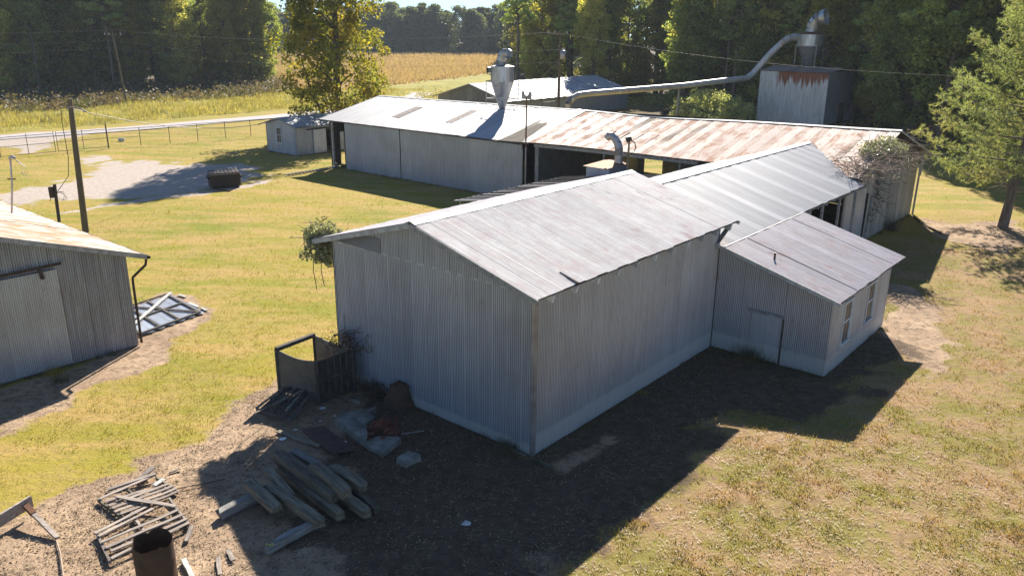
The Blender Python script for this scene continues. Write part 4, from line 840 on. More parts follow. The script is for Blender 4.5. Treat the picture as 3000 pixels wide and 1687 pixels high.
def wire(name, label, cat, a, b_, sag, r, mat, group=None, n=24):
    a = Vector(a); b_ = Vector(b_); pts = [a.lerp(b_, t) - Vector((0, 0, 4 * sag * t * (1 - t))) for t in np.linspace(0, 1, n)]
    m = MB(); m.tube([p - a for p in pts], r, 5); return tag(m.build(name, mat, None, a), label, cat, group)
UP = W(54, 39.5, 0)
wire('power_line', 'uppermost bright power line from the left wood pole to the transformer pole', 'power line', P1 + Vector((-.9, 0, 12.3)), W(54, 41.0, 12.62), 1.2, .017, M['wire'], 'wires between the poles')
wire('power_line', 'middle power line from the left wood pole towards the transformer pole', 'power line', P1 + Vector((-.8, 0, 10.6)), W(54, 39.6, 10.9), 1.6, .012, M['wire'], 'wires between the poles')
wire('power_line', 'lowest thin power line from the left wood pole towards the transformer pole', 'power line', P1 + Vector((-.75, 0, 9.4)), W(54, 39.6, 9.6), 1.5, .011, M['wire'], 'wires between the poles')
wire('power_line', 'upper wire leaving the left wood pole towards the left edge', 'power line', P1 + Vector((-1.0, 0, 12.2)), (-128, 100, 12.6), 1.0, .013, M['wire'], 'wires leaving to the left')
wire('power_line', 'middle wire leaving the left wood pole towards the left edge', 'power line', P1 + Vector((-.85, 0, 10.6)), (-128, 100, 10.4), 1.0, .011, M['wire'], 'wires leaving to the left')
wire('power_line', 'lower wire leaving the left wood pole towards the left edge', 'power line', P1 + Vector((-.8, 0, 9.4)), (-128, 100, 9.2), 1.0, .010, M['wire'], 'wires leaving to the left')
wire('power_line', 'single wire running right from the transformer pole past the storage house', 'power line', W(54, 38.6, 12.45), W(62, -8, 9.6), 1.1, .010, M['wire'])
wire('guy_wire', 'thin slanting wire from the transformer pole down to the far shed', 'wire', W(54, 39.6, 9.5), W(72.5, 62.5, 3.7), .3, .014, M['wire'])
wire('service_cable', 'thick pinkish twisted cable sagging from the yard pole past the office shed', 'cable', W(3.75, 40.45, 7.95), P2 + Vector((0, 0, 7.2)), 3.9, .026, M['cable'], n=40)

# ------------------------------------------------------------------ chain link fence and gate
fs = thing('chain_link_fence', 'chain-link fence with thin dark posts running along the road', 'fence', (-44.9, 89.1, 0))
fpts = [Vector((-44.9, 89.1, 0))]; dirf = Vector((.745, .667, 0)).normalized()
posts = [(-44.9, 89.1), (-42.3, 91.0), (-39.85, 93.1), (-37.4, 95.2), (-34.9, 97.5), (-32.5, 99.6), (-30.1, 101.8), (-27.7, 104), (-25.3, 106.2), (-22.9, 108.4)]
o0 = Vector((-44.9, 89.1, 0))
FM = m_simple('dark_galvanised_pipe', (0.10, 0.10, 0.095), .6, .3, bump=0)
for i, p in enumerate(posts[1:]):
    m = MB(); q = Vector((*p, 0)) - o0; m.tube([q, q + Vector((0, 0, 2.05))], .036, 6); m.build('post', FM, fs)
m = MB(); m.tube([Vector((*posts[1], 2.0)) - o0, Vector((*posts[-1], 2.0)) - o0], .028, 6); m.tube([Vector((0, 0, 1.05)), Vector((*posts[1], 1.05)) - o0], .02, 5); m.tube([Vector((0, 0, 2.0)), Vector((*posts[1], 2.0)) - o0], .028, 5); m.build('top_rail', FM, fs)
def chain(parent, a, b_, h, z0=.05, sp=.22):
    a = Vector(a); b_ = Vector(b_); L = (b_ - a).length; d = (b_ - a).normalized(); m = MB(); vs = []; fs_ = []
    k = int(L / sp); w = .0035
    for i in range(-int(h / sp), k):
        for sgn in (1, -1):
            x0 = i * sp if sgn > 0 else (i * sp + h); x1 = x0 + sgn * h; za, zb = z0, z0 + h
            p = [(x0, za), (x1, zb)]
            cl_ = []
            for (x, z) in p: cl_.append((min(max(x, 0), L), z if 0 <= x <= L else (z + ((0 if x < 0 else L) - x) * sgn)))
            (xa, z_a), (xb, z_b) = cl_
            if abs(xa - xb) < .02: continue
            n_ = len(vs)
            for (x, z) in ((xa, z_a), (xb, z_b)): vs += [a + d * x + Vector((0, 0, z - w)), a + d * x + Vector((0, 0, z + w))]
            fs_.append((n_, n_ + 2, n_ + 3, n_ + 1))
    m.add(vs, fs_); o = m.build('chain_link_mesh', FM, parent); tag(o, kind='stuff')
chain(fs, (0, 0, 0), Vector((*posts[-1], 0)) - o0, 1.95)
ga = Vector((-52.3, 81.1, 0)); gb = Vector((-44.9, 89.1, 0)); gm = ga.lerp(gb, .50)
for k, (a, c, lb) in enumerate(((ga, gm, 'left leaf of the chain-link double gate at the driveway'), (gm, gb, 'right leaf of the chain-link double gate at the driveway'))):
    gt_ = thing('gate', lb, 'gate', a, 0, 'leaves of the driveway gate'); dd = (c - a); dn = dd.normalized(); p0 = dn * .12; p3 = dd - dn * .12; mid_ = dd * .5
    m = MB()
    for z in (.15, 1.1, 2.05): m.tube([p0 + Vector((0, 0, z)), p3 + Vector((0, 0, z))], .03, 6)
    m.build('rail', FM, gt_)
    for q in (p0, p3, mid_):
        m = MB(); m.tube([q + Vector((0, 0, .12)), q + Vector((0, 0, 2.25))], .03, 6); m.build('upright', FM, gt_)
    chain(gt_, p0, p3, 1.9, .12)
for p, lb, h in ((ga, 'thick dark gate post at the left edge of the driveway', 2.4), (gb + Vector((-.12, -.1, 0)), 'thick dark gate post where fence and gate meet', 2.55)):
    m = MB(); m.tube([(0, 0, -.2), (0, 0, h)], .075, 8); m.tube([(0, 0, h), (0, 0, h + .08)], [.09, .02], 8); tag(m.build('gate_post', FM, None, p), lb, 'post', 'gate posts')
m = MB(); m.box(-.35, -.1, 0, .35, .1, .35); tag(m.build('mailbox_block', M['white'], None, (-46.2, 94.6, 0)), 'small pale block at the road edge behind the fence', 'block')

# ------------------------------------------------------------------ dumpster
d0 = thing('dumpster', 'black dumpster with ribbed lid at the edge of the gravel yard', 'dumpster', (-24.55, 67.2, 0), math.radians(28))
m = MB()
pr = [(-.75, .12), (.75, .12), (.95, .75), (.95, 1.12), (-.75, 1.12 + .12)]
pr = [(-.72, .12), (.72, .12), (.9, .6), (.9, 1.10), (-.72, 1.28)]
vs = [(-1.22, y, z) for y, z in pr] + [(1.22, y, z) for y, z in pr]
m.add(vs, [(0, 1, 2, 3, 4), (9, 8, 7, 6, 5)] + [(i, 5 + i, 5 + (i + 1) % 5, (i + 1) % 5) for i in range(5)]); m.build('body', M['black'], d0)
for x in (-.61, .61):
    m = MB(); m.beam((x, -.02 - .92, 1.14), (x, .74, 1.32), 1.19, .05); ld = m.build('lid', M['black'], d0)
    m = MB()
    for k in range(4): m.beam((x - .45 + .3 * k, -.9, 1.19), (x - .45 + .3 * k, .72, 1.36), .10, .04)
    m.build('lid_rib', M['darkrust'], ld)
for s in (-1, 1):
    m = MB(); m.box(s * 1.3 - .08, -.5, .75, s * 1.3 + .08, .6, .95); m.build('fork_pocket', M['black'], d0)
m = MB(); m.box(-1.1, -.6, 0, -.9, .6, .12); m.box(.9, -.6, 0, 1.1, .6, .12); m.build('skid', M['darkrust'], d0)
m = MB(); m.beam((-25.0, 65.6, .07), (-23.4, 65.2, .07), .12, .1); tag(m.build('wood_beam', M['darkwood']), 'dark beam on the ground in front of the dumpster', 'beam')
tk = thing('conveyor_track', 'ladder-like roller track lying on the path beside the white-roofed barn', 'track', W(24.4, 48.3, 0.02), TH)
for y in (-.18, .22):
    m = MB(); m.beam((0, y, .1), (6.4, y + .2, .1), .05, .1); m.build('rail', M['steel'], tk)
for k in range(16):
    m = MB(); m.beam((.2 + .4 * k, -.2 + .01 * k, .12), (.2 + .4 * k, .24 + .01 * k, .12), .07, .05); m.build('roller', M['trim'], tk)
# ------------------------------------------------------------------ open-topped bin beside the barn
TL, TB, TR, TF = [Vector((*p, 0)) for p in ((-8.66, 27.14), (-7.62, 28.6), (-5.85, 27.25), (-6.94, 26.08))]
HB = 1.72
bn = thing('open_bin', 'open-topped weathered metal and wood bin standing against the left corner of the large barn', 'bin', TF)
def panel(name, a, c, h0, h1, mat, bow=0.0, n=8, thick=.03, slump=0.0, zlo=.04):
    m = MB(); d = (c - a); nn = Vector((d.y, -d.x, 0)).normalized(); vs = []; fs = []
    for i in range(n + 1):
        t = i / n; k = math.sin(PI * t); p = a + d * t + nn * bow * k - TF; zt = h0 + (h1 - h0) * t - slump * k
        vs += [p + Vector((0, 0, zlo)), p + Vector((0, 0, zt)), p - nn * thick + Vector((0, 0, zlo)), p - nn * thick + Vector((0, 0, zt))]
    for i in range(n):
        o = 4 * i; fs += [(o, o + 4, o + 5, o + 1), (o + 6, o + 2, o + 3, o + 7), (o + 1, o + 5, o + 7, o + 3), (o, o + 2, o + 6, o + 4)]
    fs += [(0, 1, 3, 2), (4 * n, 4 * n + 2, 4 * n + 3, 4 * n + 1)]; m.add(vs, fs); return m.build(name, mat, bn)
BM = m_simple('weathered_bin_sheet', (0.17, 0.165, 0.15), .7, .2, col2=(0.10, 0.095, 0.085), scale=1.6, bump=.2)
panel('front_panel', TL, TF, HB, HB, BM, -.05, 10, slump=.16)
panel('back_panel', TB, TR, HB, HB - .1, BM, .05, 10)
sp_ = panel('slatted_side', TF, TR, HB - .05, HB - .02, M['darkwood'])
for k in range(7):
    t = k / 6; p = TF.lerp(TR, t) - TF; m = MB(); m.beam(p + Vector((-.03, -.04, .05)), p + Vector((-.03, -.04, HB - .04)), .09, .05, up=(1, 0, 0)); m.build('batten', M['darkwood'], sp_)
q0 = Vector((.0, -.06, 0))
for z in (.12, .95): m = MB(); m.beam(q0 + Vector((0, 0, z)), TR - TF + q0 + Vector((0, 0, z)), .05, .09); m.build('cross_rail', M['darkwood'], sp_)
m = MB(); m.beam(TL - TF + Vector((0, 0, HB)), TB - TF + Vector((0, 0, HB)), .16, .14); m.build('top_rail', M['darkwood'], bn)
for q, nm in ((TL, 'corner_post'), (TB, 'corner_post'), (TR, 'corner_post'), (TF, 'corner_post')):
    m = MB(); p = q - TF; m.beam(p, p + Vector((0, 0, HB + .02)), .1, .1); m.build(nm, M['darkwood'], bn)

# ------------------------------------------------------------------ slatted dark pallet leaning below the bin
def gz(x, y): return float(groundz(np.array([x]), np.array([y]))[0])
def along(p, q):
    d = (q - p).normalized(); y = Vector((0, 0, 1)).cross(d).normalized(); z = d.cross(y); m_ = Matrix((d, y, z)).transposed().to_4x4(); m_.translation = p; return m_
def beam_obj(p, q, w, h, name, mat, parent=None, jit=.01):
    m = MB(); m.beam((0, 0, 0), ((q - p).length, 0, 0), w, h, jit=jit); o = m.build(name, mat, parent); o.matrix_local = along(p, q); return o
def slat(parent, a, c, w, h, z0, z1, mat, name='slat', o=Vector((0, 0, 0)), jit=.012):
    return beam_obj(Vector((a[0], a[1], z0)) - o, Vector((c[0], c[1], z1)) - o, w, h, name, mat, parent, jit)
pc = thing('pallet', 'dark broken pallet half covered in debris at the foot of the bin', 'pallet', (-8.0, 26.0, 0)); o0 = Vector((-8.0, 26, 0))
A_, B_, C_, D_ = [Vector(p) for p in ((-8.4, 27.0, .25), (-7.15, 26.75, .40), (-7.65, 24.5, .12), (-9.05, 25.4, .08))]
for k in range(9):
    t = k / 8 + random.uniform(-.03, .03); a = A_.lerp(B_, t); c = D_.lerp(C_, t); a = a.lerp(c, random.uniform(0, .15)); c = c.lerp(a, random.uniform(0, .25))
    m = MB(); m.beam(a - o0 + Vector((0, 0, .05)), c - o0 + Vector((0, 0, .05)), .09, .03, jit=.015); m.build('slat', M['darkwood'] if k % 3 else M['timber'], pc)
for t in (.05, .5, .95):
    m = MB(); m.beam(A_.lerp(D_, t) - o0, B_.lerp(C_, t) - o0, .07, .10, jit=.01); m.build('stringer', M['darkwood'], pc)
m = MB(); m.beam(Vector((-8.9, 24.9, .25)) - o0, Vector((-7.3, 26.6, .5)) - o0, .08, .04, jit=.01); m.build('loose_slat', M['timber'], pc)

# ------------------------------------------------------------------ broken pallets in the sun
o0 = Vector((-10.8, 20.0, 0)); pa = thing('pallet', 'silvery broken pallet nearest the grass, slats missing', 'pallet', o0)
for a, c in (((-11.69, 19.71), (-10.75, 20.95)), ((-11.48, 19.59), (-10.55, 20.2)), ((-11.29, 19.39), (-10.08, 20.52)), ((-11.13, 19.24), (-9.88, 20.41)), ((-10.98, 19.09), (-9.74, 20.28)), ((-10.78, 18.97), (-9.66, 20.12))):
    slat(pa, a, c, .105, .025, .16, .16, M['wood'], o=o0)
for a, c in (((-11.81, 19.79), (-10.71, 18.9)), ((-11.2, 20.3), (-10.2, 19.5)), ((-10.63, 20.97), (-9.7, 20.2))):
    slat(pa, a, c, .06, .10, .08, .09, M['timber'], 'stringer', o=o0)
o0 = Vector((-9.8, 18.4, 0)); pb = thing('pallet', 'silvery broken pallet nearest the rusty drum, slats spread apart', 'pallet', o0)
for a, c in (((-11.02, 18.09), (-10.2, 19.35)), ((-10.89, 17.98), (-10.0, 19.25)), ((-10.66, 17.7), (-9.25, 19.21)), ((-10.43, 17.48), (-9.04, 18.97)), ((-10.25, 17.35), (-8.85, 18.78)), ((-10.12, 17.07), (-8.72, 18.59))):
    slat(pb, a, c, .105, .025, .16, .17, M['wood'], o=o0)
for a, c in (((-11.03, 18.15), (-10.1, 17.0)), ((-10.38, 18.9), (-9.4, 17.8)), ((-9.81, 19.87), (-8.7, 18.55))):
    slat(pb, a, c, .06, .10, .08, .09, M['wood'], 'stringer', o=o0)
def board(a, c, w, h, z0, z1, mat, label, name='board', cat='board', group=None, jit=.01):
    return tag(beam_obj(Vector((a[0], a[1], z0)), Vector((c[0], c[1], z1)), w, h, name, mat, None, jit), label, cat, group)
board((-11.23, 19.72), (-9.35, 19.28), .13, .03, .24, .22, M['wood'], 'grey board lying across the two broken pallets')
board((-11.78, 20.33), (-10.66, 21.02), .12, .06, .06, .18, M['wood'], 'weathered board behind the pallet nearest the grass')
board((-11.1, 20.9), (-10.85, 21.3), .18, .04, .1, .25, M['wood'], 'short splintered board tip behind the far pallet')
board((-10.5, 20.5), (-10.35, 20.85), .16, .04, .1, .12, M['trim'], 'small pale board piece inside the far pallet corner')
board((-8.55, 17.9), (-8.62, 18.5), .1, .08, .05, .12, M['wood'], 'short split post stub right of the near pallet')
board((-8.3, 17.15), (-7.8, 16.4), .12, .1, .06, .06, M['trim'], 'pale square stick at the bottom edge right of the drum')
board((-7.35, 17.6), (-7.05, 17.15), .12, .03, .05, .05, M['wood'], 'small flat scrap of wood lying in the straw')
board((-7.5, 17.3), (-7.2, 16.6), .10, .03, .05, .05, M['wood'], 'splintered grey scrap below the small flat scrap')
board((-10.42, 21.36), (-10.15, 21.55), .06, .03, .05, .05, M['wood'], 'tiny pale stick on the bare ground above the pallets')
tb = thing('plank_bench', 'thick plank on edge with a leg sticking out, lower left corner', 'bench', (-13.4, 18.6, 0)); o0 = Vector((-13.4, 18.6, 0))
m = MB(); m.beam(Vector((-14.1, 17.2, .34)) - o0, Vector((-13.3, 19.2, .42)) - o0, .07, .34, jit=.008); m.build('plank', M['wood'], tb)
m = MB(); m.beam(Vector((-13.38, 19.0, .42)) - o0, Vector((-12.0, 18.0, .06)) - o0, .12, .08, jit=.008); m.build('leg', M['wood'], tb)
m = MB(); m.beam(Vector((-13.4, 19.02, .425)) - o0, Vector((-12.98, 18.7, .33)) - o0, .15, .1); m.build('bracket', M['rust'], tb)
m = MB(); m.tube([(-12.0, 17.94, .04), (-11.6, 17.4, .06), (-11.35, 17.0, .05), (-11.1, 16.6, .05), (-10.9, 16.3, .06)], .025, 5); tag(m.build('stick', M['twig']), 'long thin curved stick left of the rusty drum', 'stick')
m = MB(); m.tube([(-10.0, 20.35, .05), (-9.2, 20.7, .06), (-8.6, 21.0, .04)], .015, 5); tag(m.build('stick', M['twigd']), 'thin dark stick pointing right from the far pallet', 'stick')

# ------------------------------------------------------------------ rusty drum in the foreground
dc = Vector((-8.54, 16.19, 0)); dm = thing('rusty_drum', 'tall rusted open drum with a ragged rim at the bottom edge', 'drum', dc)
n_ = 40; vs = []; R_ = .455
for j, z in enumerate((-.05, .3, .34, .38, .8, .84, .88, 1.25, 1.33)):
    for k in range(n_):
        a = 2 * PI * k / n_; rr_ = R_ + (.014 if j in (2, 5) else 0); zz = z
        if j == 8: zz = 1.33 + .035 * math.sin(5 * a) + random.uniform(-.05, .03)
        vs.append((rr_ * math.cos(a), rr_ * math.sin(a), zz))
fs_ = [(j * n_ + k, j * n_ + (k + 1) % n_, (j + 1) * n_ + (k + 1) % n_, (j + 1) * n_ + k) for j in range(8) for k in range(n_)]
m = MB(); m.add(vs, fs_, True); m.build('wall', m_simple('drum_rust', (0.085, 0.05, 0.028), .85, .1, col2=(0.045, 0.03, 0.02), scale=2.5, bump=.4), dm)
m = MB(); m.lathe([(0.001, .5), (R_ - .02, .5)], 24); m.build('ash', M['twigd'], dm)

# ------------------------------------------------------------------ pile of old timbers
def timber(a, za, c, zc, w, h, label, mat=None, tp=1.0):
    p = Vector((a[0], a[1], za)); q = Vector((c[0], c[1], zc)); d = Vector(((q - p).length, 0, 0)); n = 7; m = MB(); x = Vector((0, 1, 0)); y = Vector((0, 0, 1))
    vs = []; fs = []
    for i in range(n + 1):
        t = i / n; s_ = (0.96 + .08 * random.random()) * (1 if 0 < i < n else random.uniform(.86, .98)); cc = d * t + Vector((0, 0, 1)) * .03 * math.sin(PI * t)
        for aa, bb in ((-1, -.9), (-.9, -1), (.9, -1), (1, -.9), (1, .9), (.9, 1), (-.9, 1), (-1, .9)):
            vs.append(cc + x * aa * w / 2 * s_ + y * bb * h / 2 * s_ + Vector([random.uniform(-.012, .012) for _ in range(3)]) + d.normalized() * (random.uniform(-.05, .05) if i in (0, n) else 0))
    for i in range(n):
        for j in range(8): fs.append((i * 8 + j, i * 8 + (j + 1) % 8, i * 8 + 8 + (j + 1) % 8, i * 8 + 8 + j))
    fs += [tuple(range(7, -1, -1)), tuple(n * 8 + j for j in range(8))]
    m.add(vs, [f[::-1] for f in fs]); o = m.build('timber', mat or M['timber']); o.matrix_local = along(p, q)
    return tag(o, label, 'timber', 'timbers of the old pile')
TP = m_simple('pale_split_timber', (0.34, 0.33, 0.31), .9, col2=(0.12, 0.115, 0.10), scale=2.5, stretch=(.5, 6, 6), bump=.6)
timber((-8.05, 19.0), .14, (-7.2, 19.95), .16, .26, .26, 'support timber sticking out left of the pile, pale sawn end', TP)
timber((-6.3, 17.45), .13, (-5.3, 18.65), .15, .22, .22, 'lowest support timber with yellow fungus on its end', TP)
timber((-7.55, 20.1), .46, (-6.42, 18.95), .36, .33, .22, 'short thick timber at the left front of the pile, broken end')
timber((-6.95, 19.95), .42, (-5.08, 18.42), .30, .26, .26, 'long timber at the front of the pile ending in a dark square end')
timber((-7.25, 20.8), .50, (-6.2, 19.6), .34, .24, .20, 'short timber leaning in the pile with a white rotted edge')
timber((-7.0, 21.2), .24, (-4.65, 18.85), .24, .26, .26, 'longest low timber through the middle of the pile')
timber((-7.1, 21.5), .58, (-4.9, 19.35), .50, .36, .34, 'broad brown beam on top of the pile, running its full length')
timber((-6.75, 21.85), .48, (-5.8, 21.05), .48, .28, .2, 'whitish split timber at the back of the pile', TP)
timber((-6.7, 21.7), .2, (-5.0, 20.2), .3, .3, .3, 'timber half buried under the back of the pile')
timber((-5.8, 20.65), .70, (-4.55, 19.3), .66, .34, .30, 'thick squared beam lying highest on the right of the pile')
timber((-5.35, 20.95), .46, (-4.22, 19.98), .42, .30, .28, 'mossy timber at the right back of the pile')
timber((-5.0, 19.95), .26, (-3.95, 19.02), .22, .26, .26, 'short timber at the right front of the pile')
timber((-4.6, 20.3), .16, (-3.72, 19.3), .13, .2, .2, 'dark low timber at the far right of the pile')
m = MB()
for k in range(9): m.lathe([(.001, .02), (.035, .01), (.02, -.01), (.001, -.01)], 6, (random.uniform(-.1, .1), random.uniform(-.06, .06)))
tag(m.build('fungus', m_simple('yellow_fungus', (0.6, 0.5, 0.14), .8), None, (-6.22, 17.55, .255)), 'clump of yellow fungus on the lowest support timber', 'fungus')

# ------------------------------------------------------------------ corrugated scrap, boards, slabs, bricks
vs = []; fs = []
a0, a1, c0, c1 = Vector((-7.1, 24.15, .06)), Vector((-6.8, 24.25, .08)), Vector((-5.68, 22.45, .10)), Vector((-4.92, 22.62, .14))
a1 = a0 + (c1 - c0)
k = 20
for i in range(k + 1):
    t = i / k; z = .022 if i % 2 else -.022
    for s_ in (0, .5, 1):
        p = a0.lerp(a1, t).lerp(c0.lerp(c1, t), s_); vs.append((p.x, p.y, p.z + z + .08 * math.sin(PI * s_) * (1 - t)))
for i in range(k):
    for s_ in range(2): fs.append((3 * i + s_, 3 * i + 3 + s_, 3 * i + 4 + s_, 3 * i + 1 + s_))
m = MB(); m.add(vs, fs); tag(m.build('roofing_scrap', m_simple('brown_rust_sheet', (0.13, 0.08, 0.065), .6, .3, col2=(0.09, 0.055, 0.055), scale=3)), 'rust-brown corrugated roofing sheet lying on the shaded ground', 'metal sheet')
board((-7.85, 24.0), (-6.2, 23.0), .16, .06, .05, .06, M['timber'], 'grey board lying in the shade beside the rusty roofing sheet')
def slab(poly, z, th, label, ang=0.0):
    c = sum((Vector((*p, 0)) for p in poly), Vector()) / len(poly); fine = []
    for i in range(len(poly)):
        p = Vector(poly[i]); q = Vector(poly[(i + 1) % len(poly)])
        for t in (0, .25, .5, .75): e = p.lerp(q, t); fine.append((e.x - c.x + random.uniform(-.035, .035), e.y - c.y + random.uniform(-.035, .035)))
    m = MB(); nn = len(fine); vs = [(x, y, z + ang * x + random.uniform(-.02, .02)) for x, y in fine] + [(x * 1.03, y * 1.03, -.03) for x, y in fine]
    inn = [(x * .6, y * .6, z + ang * x + random.uniform(-.03, .03)) for x, y in fine]; vs += inn + [(0, 0, z)]
    fs = [(i, (i + 1) % nn, nn + (i + 1) % nn, nn + i)[::-1] for i in range(nn)] + [(i, (i + 1) % nn, 2 * nn + (i + 1) % nn, 2 * nn + i) for i in range(nn)] + [(2 * nn + i, 2 * nn + (i + 1) % nn, 3 * nn) for i in range(nn)]
    m.add(vs, fs); return tag(m.build('concrete_slab', M['concrete'], None, c), label, 'slab')
slab([(-6.0, 24.5), (-5.85, 25.15), (-4.75, 25.6), (-5.0, 24.9), (-4.8, 23.9), (-4.75, 23.1), (-5.55, 24.05)], .20, .2, 'large broken concrete slab under the pile of red bricks')
slab([(-4.78, 23.15), (-4.44, 23.5), (-3.64, 23.4), (-4.08, 22.45)], .16, .2, 'triangular broken slab below the red bricks', .05)
slab([(-3.61, 22.1), (-3.26, 22.5), (-2.84, 22.27), (-3.24, 21.86)], .20, .2, 'small pale square slab on the dark ground')
slab([(-5.3, 24.6), (-4.9, 24.95), (-4.65, 24.6), (-5.0, 24.2)], .28, .05, 'pale flat plaster lump on the large slab')
bk = thing('brick_heap', 'heap of loose red three-hole bricks on the broken slabs', 'brick heap', (-4.35, 24.1, .1))
def brick_mesh():
    m = MB(); L, w, h = .10, .045, .03
    m.box(-L, -w, -h, L, w, h); m.mi = 1
    for x in (-.058, 0, .058): m.add([(x + .02 * math.cos(a), .02 * math.sin(a), h + .001) for a in [PI / 3 * q for q in range(6)]], [(0, 1, 2, 3, 4, 5)])
    return m.mesh('brick', [M['brick'], M['black']])
bmh = brick_mesh()
for i in range(64):
    a = random.uniform(0, 2 * PI); r0 = abs(random.gauss(0, .38)); x, y = r0 * math.cos(a), r0 * math.sin(a) * 1.2
    o = link('brick', bmh, bk); o.location = (x, y, max(.02, .34 - .42 * r0) * random.uniform(.55, 1)); o.rotation_euler = (random.gauss(0, .4), random.gauss(0, .4), random.uniform(0, 6.3))
m = MB(); m.beam((-3.62, 23.6, .2), (-2.9, 23.75, .25), .03, .015); tag(m.build('stick', M['trim']), 'thin pale stick pointing right from the brick heap', 'stick')
for (x, y, s_, lb) in ((-7.55, 23.56, .13, 'crumpled white scrap beside the grey board'), (-6.75, 25.8, .14, 'pale rag at the foot of the bin'), (-5.47, 23.4, .09, 'small white scrap between roofing sheet and slab'), (-7.3, 24.2, .08, 'tiny white flake on the grey board'), (-6.2, 25.2, .07, 'pale stone left of the large slab'), (-1.2, 18.9, .16, 'grey stone block in the wide shadow'), (-6.6, 24.8, .06, 'pale pebble below the dark pallet')):
    m = MB(); k = 7; ang = [2 * PI * q / k for q in range(k)]; m.add([(s_ * math.cos(a) * random.uniform(.7, 1.2), s_ * math.sin(a) * random.uniform(.6, 1), random.uniform(0, .03)) for a in ang] + [(0, 0, s_ * .45)], [(q, (q + 1) % k, k) for q in range(k)])
    tag(m.build('scrap', M['white'], None, (x, y, gz(x, y) + .02)), lb, 'scrap')
board((-.25, 23.1), (.48, 22.5), .1, .07, .05, .04, M['timber'], 'mossy board along the foot of the barn corner, left piece')
board((.62, 22.42), (1.35, 21.8), .1, .07, .04, .04, M['timber'], 'mossy board at the barn corner, right piece')
board((-5.9, 26.4), (-5.45, 26.2), .14, .08, .06, .06, M['wood'], 'short pale wood block right of the bin foot')
# hose near the far corner of the open barn
hp = [W(45.9, .4, .05), W(44.8, -.1, .04), W(43.7, -.7, .04), W(42.6, -1.5, .04), W(41.3, -2.6, .04)]
tag(MB().tube(hp, .05, 6).build('hose', M['darkrust']), 'thin hose on the ground at the far corner of the open barn', 'hose')

# ------------------------------------------------------------------ vegetation
ML = {}
ML['dark'] = m_leaf('shaded_leaves', (0.123, 0.165, 0.057), (0.281, 0.314, 0.099), .45, tcol=2.2)
ML['olive'] = m_leaf('olive_leaves', (0.182, 0.206, 0.062), (0.412, 0.387, 0.116), .5, tcol=2.2)
ML['yellow'] = m_leaf('yellowing_leaves', (0.145, 0.155, 0.03), (0.25, 0.225, 0.05), .5, tcol=2.0)
ML['big'] = m_leaf('bright_tree_leaves', (0.085, 0.115, 0.02), (0.19, 0.185, 0.03), .5, c3=(0.26, 0.215, 0.035), tcol=2.1, objc=0)
ML['pine'] = m_leaf('pine_needles', (0.148, 0.206, 0.070), (0.314, 0.362, 0.116), .35, tcol=1.8)
ML['nearpine'] = m_leaf('near_pine_needles', (0.17, 0.22, 0.085), (0.33, 0.37, 0.18), .4, c3=(0.30, 0.30, 0.14), tcol=1.6, objc=0)
ML['far'] = m_leaf('far_leaves', (0.079, 0.111, 0.056), (0.174, 0.190, 0.079), .3)
ML['vine'] = m_leaf('pale_vine_leaves', (0.25, 0.27, 0.16), (0.52, 0.52, 0.38), .25, tcol=1.2, rough=.4, objc=0)
ML['bush'] = m_leaf('bush_leaves', (0.20, 0.24, 0.07), (0.44, 0.46, 0.24), .4, objc=0)
ML['vine2'] = m_leaf('grey_green_vine_leaves', (0.20, 0.22, 0.10), (0.50, 0.50, 0.34), .3, objc=0, tcol=1.3)
ML['scrub'] = m_leaf('dry_scrub', (0.09, 0.07, 0.05), (0.17, 0.13, 0.085), .3, c3=(0.075, 0.085, 0.035), objc=0)
ML['mead'] = m_leaf('meadow_grass', (0.24, 0.215, 0.075), (0.36, 0.31, 0.12), .4, c3=(0.20, 0.19, 0.06), objc=0, tcol=1.8)
ML['gold'] = m_leaf('golden_field_stalks', (0.36, 0.26, 0.15), (0.48, 0.36, 0.22), .3, objc=0, tcol=1.5)
def frames(n, rng, bias=0.0):
    d = rng.normal(size=(n, 3)); d[:, 2] += bias; d /= np.linalg.norm(d, axis=1)[:, None]
    t = np.cross(d, rng.normal(size=(n, 3))); t /= np.linalg.norm(t, axis=1)[:, None] + 1e-9
    return d, t, np.cross(d, t)
def leaf_quads(P_, size, rng, bias=.3, asp=.6):
    n = len(P_); d, t, s_ = frames(n, rng, bias); sz = (size * rng.uniform(.6, 1.3, n))[:, None]
    v = np.stack([P_ + t * sz * .5, P_ + s_ * sz * .5 * asp + d * sz * .08, P_ - t * sz * .5, P_ - s_ * sz * .5 * asp + d * sz * .08], 1).reshape(-1, 3)
    return v, np.arange(4 * n).reshape(-1, 4)
def cluster_pts(cent, rad, per, rng, flat=.7):
    cent = np.asarray(cent); n = len(cent); k = rng.normal(size=(n * per, 3)); k /= np.maximum(1, np.linalg.norm(k, axis=1)[:, None] / 1.5)
    k[:, 2] *= flat; return np.repeat(cent, per, 0) + k * np.repeat(np.asarray(rad), per)[:, None] * .62
def limbs(m, trunk, cents, r, rng, frac=1.0, drop=.35):
    T = [Vector(p) for p in trunk]
    for c in cents:
        if rng.random() > frac: continue
        c = Vector(c); L = math.hypot(c.x, c.y); zt = max(T[0].z + 1, c.z - drop * L - .3)
        i = 0
        while i < len(T) - 2 and T[i + 1].z < zt: i += 1
        f = (zt - T[i].z) / max(.01, T[i + 1].z - T[i].z); p = T[i].lerp(T[i + 1], min(1, max(0, f)))
        md = p.lerp(c, .5) + Vector((0, 0, .12 * L)); m.tube([p, md, c], [r * .55, r * .35, r * .12], 5, cap=False)
